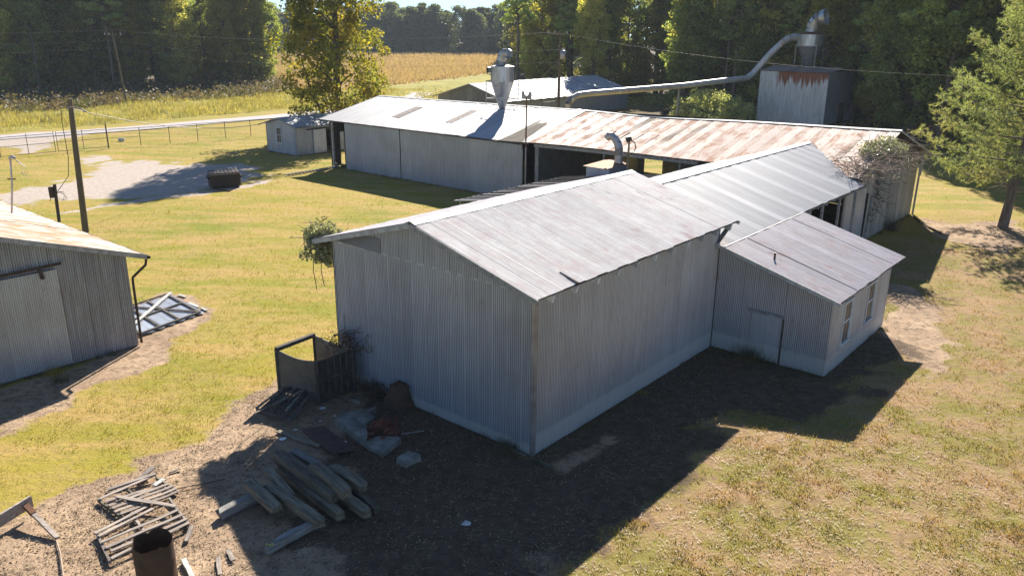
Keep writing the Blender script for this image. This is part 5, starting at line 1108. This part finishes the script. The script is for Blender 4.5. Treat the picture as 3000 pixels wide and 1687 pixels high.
def tree_variant(name, H, crown0, rmax, ncl, per, leaf, leafmat, seed, kind='broad', tr=.22, low=0):
    rng = np.random.default_rng(seed); lean = rng.normal(size=2) * .02 * H
    trunk = [(0, 0, -.3)] + [(lean[0] * t + rng.normal() * .12, lean[1] * t + rng.normal() * .12, H * t) for t in (.15, .35, .55, .75, .95)]
    cents = []; rad = []
    for i in range(ncl):
        t = rng.uniform(0, 1) ** (.85 if kind == 'broad' else .8); z = H * (crown0 + (1.0 - crown0) * t)
        prof = (math.sin(PI * min(1, .12 + .86 * t)) ** .6) if kind == 'broad' else (1 - t) ** .75 * .95 + .12
        rr = rmax * prof * math.sqrt(rng.uniform(.12, 1)); a = rng.uniform(0, 2 * PI)
        cents.append((lean[0] * z / H + rr * math.cos(a), lean[1] * z / H + rr * math.sin(a), z)); rad.append(rng.uniform(.7, 1.25) * rmax * (.30 if kind == 'broad' else .26))
    P_ = cluster_pts(cents, rad, per, rng, .7 if kind == 'broad' else .42); v, f = leaf_quads(P_, leaf, rng, .3, .6)
    crown = np_mesh(name + '_crown', v, f, leafmat)
    m = MB(); rr = [tr * 1.35, tr, tr * .85, tr * .66, tr * .42, tr * .12]; m.tube(trunk, rr, 9, cap=False); limbs(m, trunk, cents, tr, rng, .55, .35 if kind == 'broad' else .1)
    for k in range(low):
        a = rng.uniform(0, 6.28); z = H * rng.uniform(.1, crown0 + .2); L = rng.uniform(1, 2.5); m.tube([(0, 0, z), (L * math.cos(a), L * math.sin(a), z + L * .25)], [.04, .01], 4, cap=False)
    return crown, m.mesh(name + '_trunk', M['bark'])
def tree(name, var, loc, rot, sc, label, group, cat='tree'):
    t = thing(name, label, cat, loc, rot, group); t.scale = (sc, sc, sc * random.uniform(.94, 1.06))
    link('crown', var[0], t); link('trunk', var[1], t); return t
V_b = [tree_variant('broadleaf_tree', 25, .06, 4.0, 135, 105, .46, ML[k], 11 + i, 'broad', .24, 6) for i, k in enumerate(('dark', 'olive', 'dark', 'yellow', 'olive'))]
V_p = [tree_variant('pine_tree', 26, (.30, .44, .50)[i], 3.6, 100, 110, .42, ML['pine'], 31 + i, 'pine', .33, 12) for i in range(3)]
V_u = [tree_variant('young_tree', 9, .03, 2.3, 46, 90, .36, ML[k], 51 + i, 'broad', .09, 2) for i, k in enumerate(('olive', 'yellow', 'dark'))]
V_f = [tree_variant('far_tree', 22, .02, 6.2, 120, 34, 1.0, ML['far'], 71 + k, 'pine' if k % 2 else 'broad', .25, 0) for k in range(4)]
LB = 'broadleaf tree in the shaded wood across the road, one of many alike'
def wood(n, fn, rows, group, seed, lab, pw=(.36, .48, .16)):
    rng = np.random.default_rng(seed)
    for i in range(n):
        x, y = fn(rng, i)
        q = rng.random(); r = rng.uniform(0, 6.28); s_ = rng.uniform(.82, 1.15)
        if q < pw[0]: tree('pine_tree', V_p[rng.integers(3)], (x, y, 0), r, s_, 'tall dark pine ' + lab, group + ', pines')
        elif q < pw[0] + pw[1]: tree('broadleaf_tree', V_b[rng.integers(5)], (x, y, 0), r, s_, 'tall broadleaf tree ' + lab, group + ', broadleaf trees')
        else: tree('young_tree', V_u[rng.integers(3)], (x, y, 0), r, s_ * 1.2, 'slender young tree ' + lab, group + ', young trees')
# left wood: its edge runs from the far left towards the field
le_ = [(-125, 128), (-98, 151), (-88, 161), (-79, 171), (-67, 177), (-57, 190)]
def left_fn(rng, i):
    t = rng.uniform(0, 5); k = int(t); p = np.array(le_[k]) + (np.array(le_[k + 1]) - le_[k]) * (t - k); d = rng.uniform(0, 1) ** 1.2 * 48
    return p[0] - d * .35, p[1] + d * .94
wood(125, left_fn, 5, 'trees of the left wood', 3, 'in the wood on the left, beyond the road')
# right wood wraps behind the far shed and the storage house
re_ = [(112, 96), (112, 76), (111, 58), (107, 40), (105, 30), (97, 16), (87, 5), (82, -8), (78, -30)]
def right_fn(rng, i):
    t = rng.uniform(0, 8); k = int(t); p = np.array(re_[k], float) + (np.array(re_[k + 1]) - re_[k]) * (t - k); d = rng.uniform(0, 1) ** 1.2 * 44
    q = W(p[0] + d, p[1]); 
    return q.x, q.y
wood(190, right_fn, 5, 'trees of the right wood', 4, 'in the wood behind the sheds on the right', (.42, .44, .14))
rng = np.random.default_rng(5)
for i in range(150):
    x = rng.uniform(-135, 30); y = 434 + rng.uniform(0, 40)
    if x > 0: y = rng.uniform(260, 430)
    k = rng.integers(4); tree('far_tree', V_f[k], (x, y, 0), rng.uniform(0, 6.28), rng.uniform(.85, 1.12), ('rounded' if k % 2 == 0 else 'pointed') + ' tree in the far bluish tree line beyond the golden field', 'trees of the far tree line, ' + ('rounded' if k % 2 == 0 else 'pointed'))
for i in range(30):
    t = 2.2 + 5.2 * i / 30; k = int(t); p = np.array(re_[k], float) + (np.array(re_[k + 1]) - re_[k]) * (t - k); q = W(p[0] + rng.uniform(-1, 4), p[1] + rng.uniform(-1, 1))
    if i % 5 < 3: tree('broadleaf_tree', V_b[rng.integers(5)], (q.x, q.y, 0), rng.uniform(0, 6.28), rng.uniform(.9, 1.1), 'tall broadleaf tree in the wood behind the sheds on the right', 'trees of the right wood, broadleaf trees')
    else: tree('pine_tree', V_p[rng.integers(3)], (q.x, q.y, 0), rng.uniform(0, 6.28), rng.uniform(.9, 1.1), 'tall dark pine in the wood behind the sheds on the right', 'trees of the right wood, pines')
for i, (uu, vv) in enumerate(((94.5, 14.0), (92, 10.5), (97.5, 15.0), (89.5, 8), (90.5, 12), (86.5, 4.5), (100.5, 14.5), (86, 8), (84, 1))):
    q = W(uu, vv)
    if i % 3 == 1: tree('pine_tree', V_p[i % 3], (q.x, q.y, 0), i, 1.15, 'tall dark pine in the wood behind the sheds on the right', 'trees of the right wood, pines')
    else: tree('broadleaf_tree', V_b[(0, 2)[i % 2]], (q.x, q.y, 0), i, 1.15, 'tall broadleaf tree in the wood behind the sheds on the right', 'trees of the right wood, broadleaf trees')
for i in range(8):
    x = 2 + rng.uniform(0, 10); y = 178 + i * 11
    tree('broadleaf_tree', V_b[rng.integers(5)], (x, y, 0), rng.uniform(0, 6.28), rng.uniform(.85, 1.1), 'tall broadleaf tree in the wood behind the sheds on the right', 'trees of the right wood, broadleaf trees')

# the big yellow-green tree by the office shed
rng = np.random.default_rng(99)
TBs = Vector((-21.6, 100.5, 0)); bt = thing('sweetgum_tree', 'large yellow-green tree with low hanging branches behind the office shed', 'tree', TBs)
cents = []; rad = []
for i in range(330):
    z = rng.uniform(2.8, 27); t = (z - 2.8) / 24.2; prof = 5.9 * (math.sin(PI * min(1, .18 + .80 * t)) ** .55) * (1.12 if t < .35 else .92)
    a = rng.uniform(0, 2 * PI); rr = prof * math.sqrt(rng.uniform(.15, 1.0)) * (1 + .16 * math.sin(3 * a + z * .5))
    if z < 7 and abs(math.cos(a)) < .5: rr *= .8
    cents.append((rr * math.cos(a) - .2, rr * math.sin(a), z - .06 * rr * (z < 9))); rad.append(rng.uniform(.8, 1.5))
P_ = cluster_pts(cents, rad, 105, rng, .75); v, f = leaf_quads(P_, .34, rng, .35, .8)
link('crown', np_mesh('crown', v, f, ML['big']), bt)
trunk = [(0, 0, -.2), (.1, 0, 3), (-.1, .1, 7), (.2, 0, 12), (0, .1, 17), (.1, 0, 22), (0, 0, 26)]
m = MB(); m.tube(trunk, [.62, .5, .42, .36, .28, .17, .04], 12); limbs(m, trunk, cents, .34, rng, .14, .55); m.build('trunk', M['bark'], bt)
m = MB(); m.tube([(-1.6, .5, -.2), (-2.0, .5, 2.4), (-3.4, .4, 5.2), (-4.2, .2, 9)], [.26, .22, .15, .05], 9); m.build('second_stem', M['bark'], bt)

# near pine on the right
PB = Vector((34.4, 54.6, 0)); pn = thing('pine_tree', 'bright long-needled pine with leaning trunk in the right yard', 'tree', PB)
trunk = [(0, 0, -.3), (.15, 0, 2), (.5, .2, 5), (.8, .3, 9), (1.0, .3, 14), (1.1, .3, 20)]
rng = np.random.default_rng(123); br = MB(); br.tube(trunk, [.36, .30, .26, .2, .13, .03], 12); tuft = []; brn = []
for i in range(92):
    z = 2.7 + (i / 91) ** .95 * 17; t = (z - 2.7) / 17; a = i * 2.4 + rng.normal() * .3; L = (1 - t) ** .75 * 6.3 * rng.uniform(.72, 1.12) + .7
    if z < 6 and math.cos(a) > .2: L *= .7
    k = min(4, max(0, sum(1 for q in trunk[1:] if q[2] < z))); p0 = Vector(trunk[k]).lerp(Vector(trunk[k + 1]), (z - trunk[k][2]) / (trunk[k + 1][2] - trunk[k][2]))
    d = Vector((math.cos(a), math.sin(a), 0)); up_ = .12 + .35 * t
    pts_ = [p0 + d * L * s_ + Vector((0, 0, L * (up_ * s_ - .22 * s_ * (1 - s_) + .10 * s_ * s_))) for s_ in (0, .35, .7, 1)]
    br.tube(pts_, [.075, .05, .03, .012], 5, cap=False)
    for s_ in np.arange(.30, 1.02, .06):
        q = p0 + d * L * s_ + Vector((0, 0, L * (up_ * s_ - .22 * s_ * (1 - s_) + .1 * s_ * s_)))
        for w_ in range(8):
            side = Vector((-d.y, d.x, 0)) * rng.normal() * (.28 + .42 * (1 - abs(s_ - .6))) + Vector((0, 0, rng.normal() * .22)) + d * rng.normal() * .15
            e = q + side; tuft.append(e); 
            if w_ < 1: brn.append((q, e))
for p, q in brn[::2]: br.tube([p, q], [.018, .008], 3, cap=False)
br.build('trunk', M['bark'], pn)
T = np.array([list(p) for p in tuft]); N = 15; base = np.repeat(T, N, 0); n_ = len(base)
d = rng.normal(size=(n_, 3)); d[:, 2] += .55; d /= np.linalg.norm(d, axis=1)[:, None]; s_ = np.cross(d, rng.normal(size=(n_, 3))); s_ /= np.linalg.norm(s_, axis=1)[:, None]
L = rng.uniform(.2, .36, n_)[:, None]; v = np.stack([base - s_ * .022, base + s_ * .022, base + d * L], 1).reshape(-1, 3)
nm = np_mesh('needles', v, np.arange(3 * n_).reshape(-1, 3), ML['nearpine'])
link('crown', nm, pn)
m = MB(); rngd = np.random.default_rng(8)
for i in range(26):
    a = rngd.uniform(0, 6.28); z = rngd.uniform(2.2, 4.6); L_ = rngd.uniform(.8, 2.4); m.tube([(.3, .1, z), (.3 + L_ * .6 * math.cos(a), L_ * .6 * math.sin(a), z + .05), (.3 + L_ * math.cos(a), L_ * math.sin(a), z - .2)], [.03, .02, .006], 4, cap=False)
m.build('dead_branches', M['twig'], pn)

# vines and bushes -------------------------------------------------------
def vine(label, loc, cents, rad, per, size, mat, twn, twr, seed, twmat, name='vine', cat='vine', tw_box=None):
    rng = np.random.default_rng(seed); t = thing(name, label, cat, loc); P_ = cluster_pts(cents, rad, per, rng, .8); v, f = leaf_quads(P_, size, rng, .4, .8); link('foliage', np_mesh('foliage', v, f, mat), t)
    m = MB(); c = np.array(cents)
    for i in range(twn):
        p = c[rng.integers(len(c))] + rng.normal(size=3) * .25; d = rng.normal(size=3) * twr; d[2] *= .5
        if tw_box is not None: p = p + np.array(tw_box) * rng.uniform(0, 1)
        m.tube([Vector(p), Vector(p + d * .5 + rng.normal(size=3) * .12), Vector(p + d + rng.normal(size=3) * .15)], [.02, .014, .006], 4, cap=False)
    tag(m.build('twigs', twmat, t), kind='stuff'); return t
V0 = W(36.2, .6, 0); rng = np.random.default_rng(61)
cs = []; 
for i in range(46):
    a = rng.uniform(0, 6.28); r = math.sqrt(rng.uniform(0, 1)); uu = 34.5 + 1.25 * r * math.cos(a) ; vv = .15 + 1.15 * r * math.sin(a); cs.append(list(W(uu, vv, 6.0 + .26 * (uu - 34.5) + rng.uniform(-.1, .3) + .35 * (1 - r)) - V0))
vine('pale leafy vine heaped on the corner where the grey wing meets the rusty roof', V0, cs, [.38] * 46, 55, .13, ML['vine'], 60, .7, 2, M['twig'])
cs = []
for i in range(60):
    t = rng.uniform(0, 1); uu = 30.0 + 4.2 * t; vv = 1.0 * (1 - t) + rng.normal() * .8 - .5; cs.append(list(W(uu, vv, 4.95 + 1.05 * t + rng.normal() * .1) - V0))
V1 = vine('tangle of bare dry vine stems hanging over the wing roof edge', V0, cs, [.2] * 60, 6, .08, ML['scrub'], 330, .75, 3, M['twig'])
cs = [list(W(40 + rng.uniform(-1.5, 3.5), .6 + rng.normal() * .3, 6.0 - rng.uniform(0, 1.2)) - V0) for i in range(20)]
vine('sparse dry stems reaching over the gable of the open barn', V0, cs, [.15] * 20, 3, .07, ML['scrub'], 60, 1.3, 4, M['twig'])
cs = [list(W(36.2 + rng.normal() * .35, .55, rng.uniform(1.5, 4.6)) - V0) for i in range(26)]
vine('dry vine stems climbing the gable wall of the open barn', V0, cs, [.1] * 26, 2, .06, ML['scrub'], 70, .5, 5, M['twigd'])
V0 = W(-.15, 10.25, 0); cs = []
for i in range(42):
    a = rng.uniform(0, 6.28); r = math.sqrt(rng.uniform(0, 1)); q_ = rng.uniform(0, 1) ** 1.4; cs.append([-.02 + (.95 - .6 * q_) * rng.uniform(-1, .75) * r + .35 * q_, .15 + .5 * r * math.sin(a) + .3 * q_, 5.85 - 1.55 * q_ + rng.normal() * .16])
vine('leafy vine bursting from the left eave of the large barn', V0, cs, [.27] * 42, 120, .11, ML['vine2'], 50, .4, 6, M['twigd'])
m = MB()
for k in range(2):
    x = -.0 - .30 * k; m.tube([(x, .2, 4.7), (x - .05, .2, 4.1), (x + .05, .15, 3.5 - .12 * k)], .015, 4)
tag(m.build('vine_tendrils', M['twigd'], None, V0), 'thin dark tendrils hanging below the leafy eave vine', 'vine')
V0 = W(84.5, 36.2, 0); cs = []
for i in range(150):
    a = rng.uniform(0, 6.28); r = math.sqrt(rng.uniform(0, 1)); z = rng.uniform(.6, 5.4) * (1 - .35 * r * r); cs.append([5.4 * r * math.cos(a), 4.4 * r * math.sin(a), z])
vine('large rounded pale green bush under the duct, left of the storage house', V0, cs, [.75] * 150, 60, .26, ML['bush'], 200, 1.3, 9, M['twig'], name='bush', cat='bush')

def strip(name, label, pts_xy, h, per, size, mat, seed, bias=.2, zf=lambda r: r):
    rng = np.random.default_rng(seed); P_ = np.array(pts_xy); n = len(P_) * per; b0 = np.repeat(P_, per, 0) + rng.normal(size=(n, 2)) * .55; hh = np.repeat(h, per) if hasattr(h, '__len__') else np.full(n, h)
    P3 = np.stack([b0[:, 0], b0[:, 1], rng.uniform(0, 1, n) ** .8 * hh * rng.uniform(.5, 1, n)], 1); v, f = leaf_quads(P3, size, rng, bias, .5); o = link(name, np_mesh(name, v, f, mat)); return tag(o, label, 'undergrowth', None, 'stuff')
rng = np.random.default_rng(15); pts_ = []; hs = []
me_ = [(-122, 92), (-90, 108), (-75.1, 118.3), (-67.5, 126.9), (-65.0, 137.1), (-51.7, 147.5), (-46.6, 157.9), (-44, 172)]
for i in range(2600):
    t = rng.uniform(0, 7); k = int(t); p = np.array(me_[k]) + (np.array(me_[k + 1]) - me_[k]) * (t - k); d = rng.uniform(0, 1) ** 1.2 * 32 + 6 + rng.normal() * 1.5
    q = (p[0] - d * .45, p[1] + d * .89); pts_.append(q); hs.append(.6 + rng.uniform(0, 1) * (1.0 + .07 * d))
strip('undergrowth', 'dark dry scrub along the foot of the left wood', pts_, np.array(hs), 11, .5, ML['scrub'], 16)
pts_ = []; hs = []
for i in range(1500):
    t = rng.uniform(0, 8); k = int(t); p = np.array(re_[k], float) + (np.array(re_[k + 1]) - re_[k]) * (t - k); d = rng.uniform(-2, 16); q = W(p[0] + d, p[1]); pts_.append((q.x, q.y)); hs.append(.5 + rng.uniform(0, 2.2))
strip('undergrowth', 'dark undergrowth at the foot of the right wood', pts_, np.array(hs), 11, .42, ML['dark'], 17)
pts_ = []
for i in range(800):
    pts_.append((rng.uniform(-135, 0), rng.uniform(428, 440)))
strip('undergrowth', 'low growth under the far tree line', pts_, 4.5, 5, 1.3, ML['far'], 18)
# weeds between barn and field, behind the long white roof
pts_ = []; hs = []
for i in range(700):
    x = rng.uniform(-32, -2); y = rng.uniform(128, 182)
    if (x + 20) ** 2 / 36 + (y - 150) ** 2 / 100 < .4: continue
    if nz(x, y, .12, 3) > -.1: pts_.append((x, y)); hs.append(rng.uniform(.5, 1.6))
strip('tall_weeds', 'tall green and brown weeds between the barns and the golden field', pts_, np.array(hs), 16, .28, ML['mead'], 19)
def blades(name, label, fn, n, h, w, mat, seed, kind='stuff', cat='grass', clumpy=0.0):
    rng = np.random.default_rng(seed); xy, sc_ = fn(rng, n); n = len(xy); z = groundz(xy[:, 0], xy[:, 1])
    b0 = np.stack([xy[:, 0], xy[:, 1], z - .01], 1); a = rng.uniform(0, 2 * PI, n); hh = (h * rng.uniform(.4, 1.25, n) * sc_ * np.clip(1 + clumpy * fnz(xy[:, 0], xy[:, 1], 2.6, 31), .15, 3))[:, None]; ww = (w * rng.uniform(.7, 1.4, n) * sc_)[:, None]
    sd2 = np.stack([np.cos(a), np.sin(a), np.zeros(n)], 1); ln = rng.normal(size=(n, 3)) * .55; ln[:, 2] = 1; ln /= np.linalg.norm(ln, axis=1)[:, None]
    v = np.stack([b0 - sd2 * ww, b0 + sd2 * ww, b0 + ln * hh], 1).reshape(-1, 3); return tag(link(name, np_mesh(name, v, np.arange(3 * n).reshape(-1, 3), mat)), label, cat, None, kind)
# view-dense scatter for the mown lawn: more blades near, larger ones far
def lawn_fn(keep):
    def fn(rng, n):
        y = 11 / (1 - rng.uniform(0, 1, n) * (1 - 11 / 105.)); x = rng.uniform(-.80, .80, n) * (y + 4); m_ = masks(x, y); p = keep(m_, x, y, rng); p &= ~inside(x, y); s_ = 1 + y / 38.
        return np.stack([x, y], 1)[p], s_[p]
    return fn
def inside(x, y):
    rx = x - C0.x; ry = y - C0.y; u = rx * AX.x + ry * AX.y; v = rx * BX.x + ry * BX.y; r = np.zeros(x.shape, bool)
    for (a, b_, c, d) in ((0, 12.36, 0, 9.65), (12.3, 30.6, 0, 10.05), (12.36, 19.9, -4.9, 0), (30.6, 46.6, .8, 50), (-17, -3.7, 18.6, 41), (32.4, 39.5, 57.7, 63), (27, 30, 15.4, 16.9)): r |= (u > a) & (u < b_) & (v > c) & (v < d)
    return r
ML['grass'] = m_leaf('lawn_blades', (0.21, 0.195, 0.032), (0.38, 0.31, 0.06), .35, c3=(0.18, 0.20, 0.025), c4=(0.40, 0.29, 0.085), nsc=.16, objc=0, tcol=1.6)
ML['patchg'] = m_leaf('yard_blades', (0.20, 0.19, 0.05), (0.40, 0.30, 0.11), .3, c3=(0.42, 0.27, 0.14), c4=(0.17, 0.165, 0.04), nsc=.45, objc=0, tcol=1.5)
ML['straw'] = m_leaf('straw_litter', (0.24, 0.17, 0.10), (0.46, 0.36, 0.24), .15, objc=0, tcol=1.2)
blades('lawn_grass', 'mown yellow-green lawn grass', lawn_fn(lambda m_, x, y, r: (m_['bare'] < .4) & (m_['gravel'] < .35) & (m_['patch'] < .5) & (m_['meadow'] < .5) & ((fnz(x * .5 + y * .87, x * .87 - y * .5, .16, 51) + .6 * fnz(x, y, .7, 52) + r.normal(size=x.shape) * .35) > -.28)), 520000, .058, .007, ML['grass'], 21, clumpy=1.3)
blades('yard_grass', 'patchy low grass and weeds of the right yard', lawn_fn(lambda m_, x, y, r: (m_['bare'] < .5) & (m_['patch'] >= .4) & (m_['woods'] < .5) & ((fnz(x, y, .55, 8) + r.normal(size=x.shape) * .3) > -.12) & (m_['litter'] < .6)), 560000, .056, .009, ML['patchg'], 22, clumpy=2.0)
def litter_fn(rng, n):
    y = 11 / (1 - rng.uniform(0, 1, n) * (1 - 11 / 60.)); x = rng.uniform(-.8, .8, n) * (y + 4); m_ = masks(x, y); p = ((m_['bare'] > .45) | ((m_['patch'] > .5) & (rng.random(n) < .5))) & (rng.random(n) > .75 * m_['litter']) & ~inside(x, y) & ((fnz(x, y, .9, 12) + rng.normal(size=n) * .35) > -.1)
    return np.stack([x, y], 1)[p], (1 + y / 45.)[p]
def litter(name, label, n, mat, seed):
    rng = np.random.default_rng(seed); xy, s_ = litter_fn(rng, n); k = len(xy); z = groundz(xy[:, 0], xy[:, 1]) + .012; a = rng.uniform(0, 2 * PI, k); L = rng.uniform(.03, .13, k) * s_; w = rng.uniform(.004, .010, k) * s_
    d = np.stack([np.cos(a), np.sin(a), rng.normal(size=k) * .15], 1); s2 = np.stack([-np.sin(a), np.cos(a), np.zeros(k)], 1); b0 = np.stack([xy[:, 0], xy[:, 1], z + .02], 1)
    v = np.stack([b0 - s2 * w[:, None], b0 + s2 * w[:, None], b0 + d * L[:, None]], 1).reshape(-1, 3); return tag(link(name, np_mesh(name, v, np.arange(3 * k).reshape(-1, 3), mat)), label, 'litter', None, 'stuff')
litter('straw_litter', 'dry straw and twig litter on the bare ground', 170000, ML['straw'], 23)
def mead_fn(rng, n):
    x = rng.uniform(-110, -20, n); y = rng.uniform(80, 182, n); m_ = masks(x, y); p = (m_['meadow'] > .6) & (m_['gravel'] < .3); P_ = np.stack([x, y], 1)
    dr = np.full(n, 1e9)
    for i in range(0, len(pts), 2): dr = np.minimum(dr, np.hypot(x - pts[i, 0], y - pts[i, 1]))
    p &= dr > 3.6; h_ = np.clip((dr - 3.5) / 5, .25, 1) * (1 + .5 * nz(x, y, .22, 4)); p &= rng.random(n) < .3 + .7 * (nz(x, y, .3, 6) > -.4); return P_[p], h_[p]
blades('meadow_grass', 'tall unmown yellow-green grass across the road', mead_fn, 130000, .75, .05, ML['mead'], 24)
def gold_fn(rng, n):
    y = 175 / (1 - rng.uniform(0, 1, n) * (1 - 175 / 430.)); x = rng.uniform(-.42, .02, n) * y; m_ = masks(x, y); p = m_['field'] > .5; return np.stack([x, y], 1)[p], (.6 + y / 300.)[p]
blades('field_crop', 'golden dry stalks of the far field', gold_fn, 110000, .9, .10, ML['gold'], 25)
# clumps of taller weeds in the yards
def clump(x, y, r, h, n, mat, label, seed, name='weed_clump'):
    rng = np.random.default_rng(seed); q = rng.normal(size=(n, 2)) * r * .5; b0 = np.stack([q[:, 0], q[:, 1], np.zeros(n)], 1); a = rng.uniform(0, 6.28, n); ln = rng.normal(size=(n, 3)) * .45; ln[:, 2] = 1; hh = (h * rng.uniform(.4, 1, n))[:, None]
    s2 = np.stack([np.cos(a), np.sin(a), np.zeros(n)], 1) * .012; v = np.stack([b0 - s2, b0 + s2, b0 + ln * hh], 1).reshape(-1, 3); o = link(name, np_mesh(name, v, np.arange(3 * n).reshape(-1, 3), mat)); o.location = (x, y, gz(x, y)); return tag(o, label, 'weeds', None, 'stuff')
q = W(12.0, -2.0); clump(q.x, q.y, .7, .8, 260, ML['scrub'], 'brown dead weeds at the foot of the lean-to door', 1)
q = W(-.2, .9); clump(q.x, q.y, .5, .55, 160, ML['scrub'], 'rusty dead weeds at the front corner of the large barn', 2)
q = W(40.2, .3); clump(q.x, q.y, .4, 1.3, 200, ML['scrub'], 'dark weed clump against the gable of the open barn', 3)
clump(-17.3, 27.9, .3, .5, 90, ML['scrub'], 'reddish dry weed tuft before the left shed', 4)
clump(-17.9, 28.6, .3, .5, 80, ML['grass'], 'green weed tuft in the shade of the left shed', 5)
# brushy dead stump heap against the barn wall
sh = thing('brush_stump', 'dark brushy stump heap against the gable wall of the large barn', 'stump', (-4.05, 26.2, 0))
m = MB(); rng = np.random.default_rng(44)
prof = [(.62, -.05), (.5, .25), (.42, .5), (.36, .72), (.18, .8), (.001, .78)]; m.lathe([(r * 1.0, z) for r, z in prof], 12)
m.v = [(x + rng.normal() * .05, y + rng.normal() * .05, z + rng.normal() * .04) for x, y, z in m.v]; m.build('stump', m_simple('rotten_stump', (0.09, 0.055, 0.035), .95, col2=(0.05, 0.035, 0.025), scale=5, bump=.8), sh)
m = MB()
for i in range(160):
    a = rng.uniform(0, 6.28); r = abs(rng.normal()) * .6; z = rng.uniform(0, .7) * max(.1, 1 - r * .7); p = np.array([r * math.cos(a), r * math.sin(a), z]); d = rng.normal(size=3) * .22; m.tube([Vector(p), Vector(p + d)], [.012, .005], 3, cap=False)
tag(m.build('twigs', M['twigd'], sh), kind='stuff')
bh = thing('brush_heap', 'low heap of dark vines and twigs between bin and stump', 'brush heap', (-5.1, 27.0, 0)); m = MB()
for i in range(320):
    a = rng.uniform(0, 6.28); r = abs(rng.normal()) * .55; z = rng.uniform(0, .45) * max(.1, 1 - r * .6); p = np.array([1.3 * r * math.cos(a), r * math.sin(a), z]); d = rng.normal(size=3) * .3; d[2] *= .5; m.tube([Vector(p), Vector(p + d)], [.014, .005], 3, cap=False)
tag(m.build('twigs', M['twigd'], bh), kind='stuff')
cs = [[.3 + .9 * rng.normal() * .4, .6 * rng.normal() * .5 + .6, 1.75 + rng.normal() * .06] for i in range(16)]
vine('straggly vine over the top rim of the open bin', Vector((-6.6, 27.0, 0)), cs, [.2] * 16, 22, .07, ML['scrub'], 60, .4, 12, M['twigd'])
# ragged weeds where walls meet the ground
P_ = []; rng = np.random.default_rng(77)
for (ua, va, ub, vb, nn_) in ((-.15, 9.6, -.15, 0, 34), (0, -.15, 12.2, -.15, 40), (12.2, -.2, 12.2, -4.9, 26), (12.4, -5.05, 19.9, -5.05, 26), (30.5, .65, 46.5, .65, 40), (30.5, 25.5, 30.5, 47, 40), (-17, 18.45, -3.8, 18.45, 40), (-3.5, 18.5, -3.5, 30, 20), (32.3, 63, 32.3, 57.7, 14), (32.4, 57.5, 37, 57.5, 14)):
    for i in range(nn_):
        t = rng.uniform(0, 1); q = W(ua + (ub - ua) * t + rng.normal() * .06, va + (vb - va) * t + rng.normal() * .06); k = rng.integers(8, 26); hh_ = rng.uniform(.08, .34)
        for j_ in range(k): P_.append((q.x + rng.normal() * .09, q.y + rng.normal() * .09, hh_ * rng.uniform(.4, 1), rng.normal() * .3, rng.normal() * .3, rng.uniform(0, 6.28)))
P_ = np.array(P_); b0 = np.stack([P_[:, 0], P_[:, 1], groundz(P_[:, 0], P_[:, 1])], 1); s2 = np.stack([np.cos(P_[:, 5]), np.sin(P_[:, 5]), P_[:, 5] * 0], 1) * .010; tp = b0 + np.stack([P_[:, 3] * P_[:, 2], P_[:, 4] * P_[:, 2], P_[:, 2]], 1)
v = np.stack([b0 - s2, b0 + s2, tp], 1).reshape(-1, 3); tag(link('wall_weeds', np_mesh('wall_weeds', v, np.arange(len(v)).reshape(-1, 3), ML['scrub'])), 'thin dead weeds growing along the foot of the walls', 'weeds', None, 'stuff')
# curled leaves and flakes of debris on the dark ground
rng = np.random.default_rng(78); x = rng.uniform(-13, 12, 60000); y = rng.uniform(14, 33, 60000); m_ = masks(x, y); k = (m_['bare'] > .5) & ~inside(x, y) & (fnz(x, y, 1.3, 41) + rng.normal(size=x.shape) * .4 > .0); x = x[k]; y = y[k]
v, f = leaf_quads(np.stack([x, y, groundz(x, y) + .03], 1), .06, rng, 1.2, .6); tag(link('leaf_litter', np_mesh('leaf_litter', v, f, m_leaf('dead_leaves', (0.05, 0.035, 0.022), (0.26, 0.17, 0.10), .15, objc=0))), 'dead leaves scattered on the bare ground', 'litter', None, 'stuff')
# fallen twigs in the wide shadow
tw = MB()
for i in range(170):
    x = rng.uniform(-9, 9); y = rng.uniform(14.5, 24); a = rng.uniform(0, 6.28); L = rng.uniform(.15, .6)
    if bool(inside(np.array([x]), np.array([y]))[0]): continue
    tw.tube([(x, y, .03), (x + L * .5 * math.cos(a) + .04, y + L * .5 * math.sin(a), .05), (x + L * math.cos(a), y + L * math.sin(a), .03)], [.008, .007, .003], 3, cap=False)
tag(tw.build('fallen_twigs', M['twig']), 'scattered dry twigs on the ground in front of the barn', 'twigs', None, 'stuff')

# ------------------------------------------------------------------ thin autumn haze
hm = bpy.data.materials.new('haze_air'); hm.use_nodes = True; ht = hm.node_tree; ht.nodes.clear()
ho = ht.nodes.new('ShaderNodeOutputMaterial'); hv = ht.nodes.new('ShaderNodeVolumePrincipled')
hv.inputs['Color'].default_value = (0.80, 0.88, 1.0, 1); hv.inputs['Density'].default_value = 0.00018; hv.inputs['Anisotropy'].default_value = 0.0
ht.links.new(hv.outputs[0], ho.inputs['Volume'])
m = MB(); m.box(-860, -260, -1.6, 860, 1260, 36); tag(m.build('haze', hm), kind='stuff')
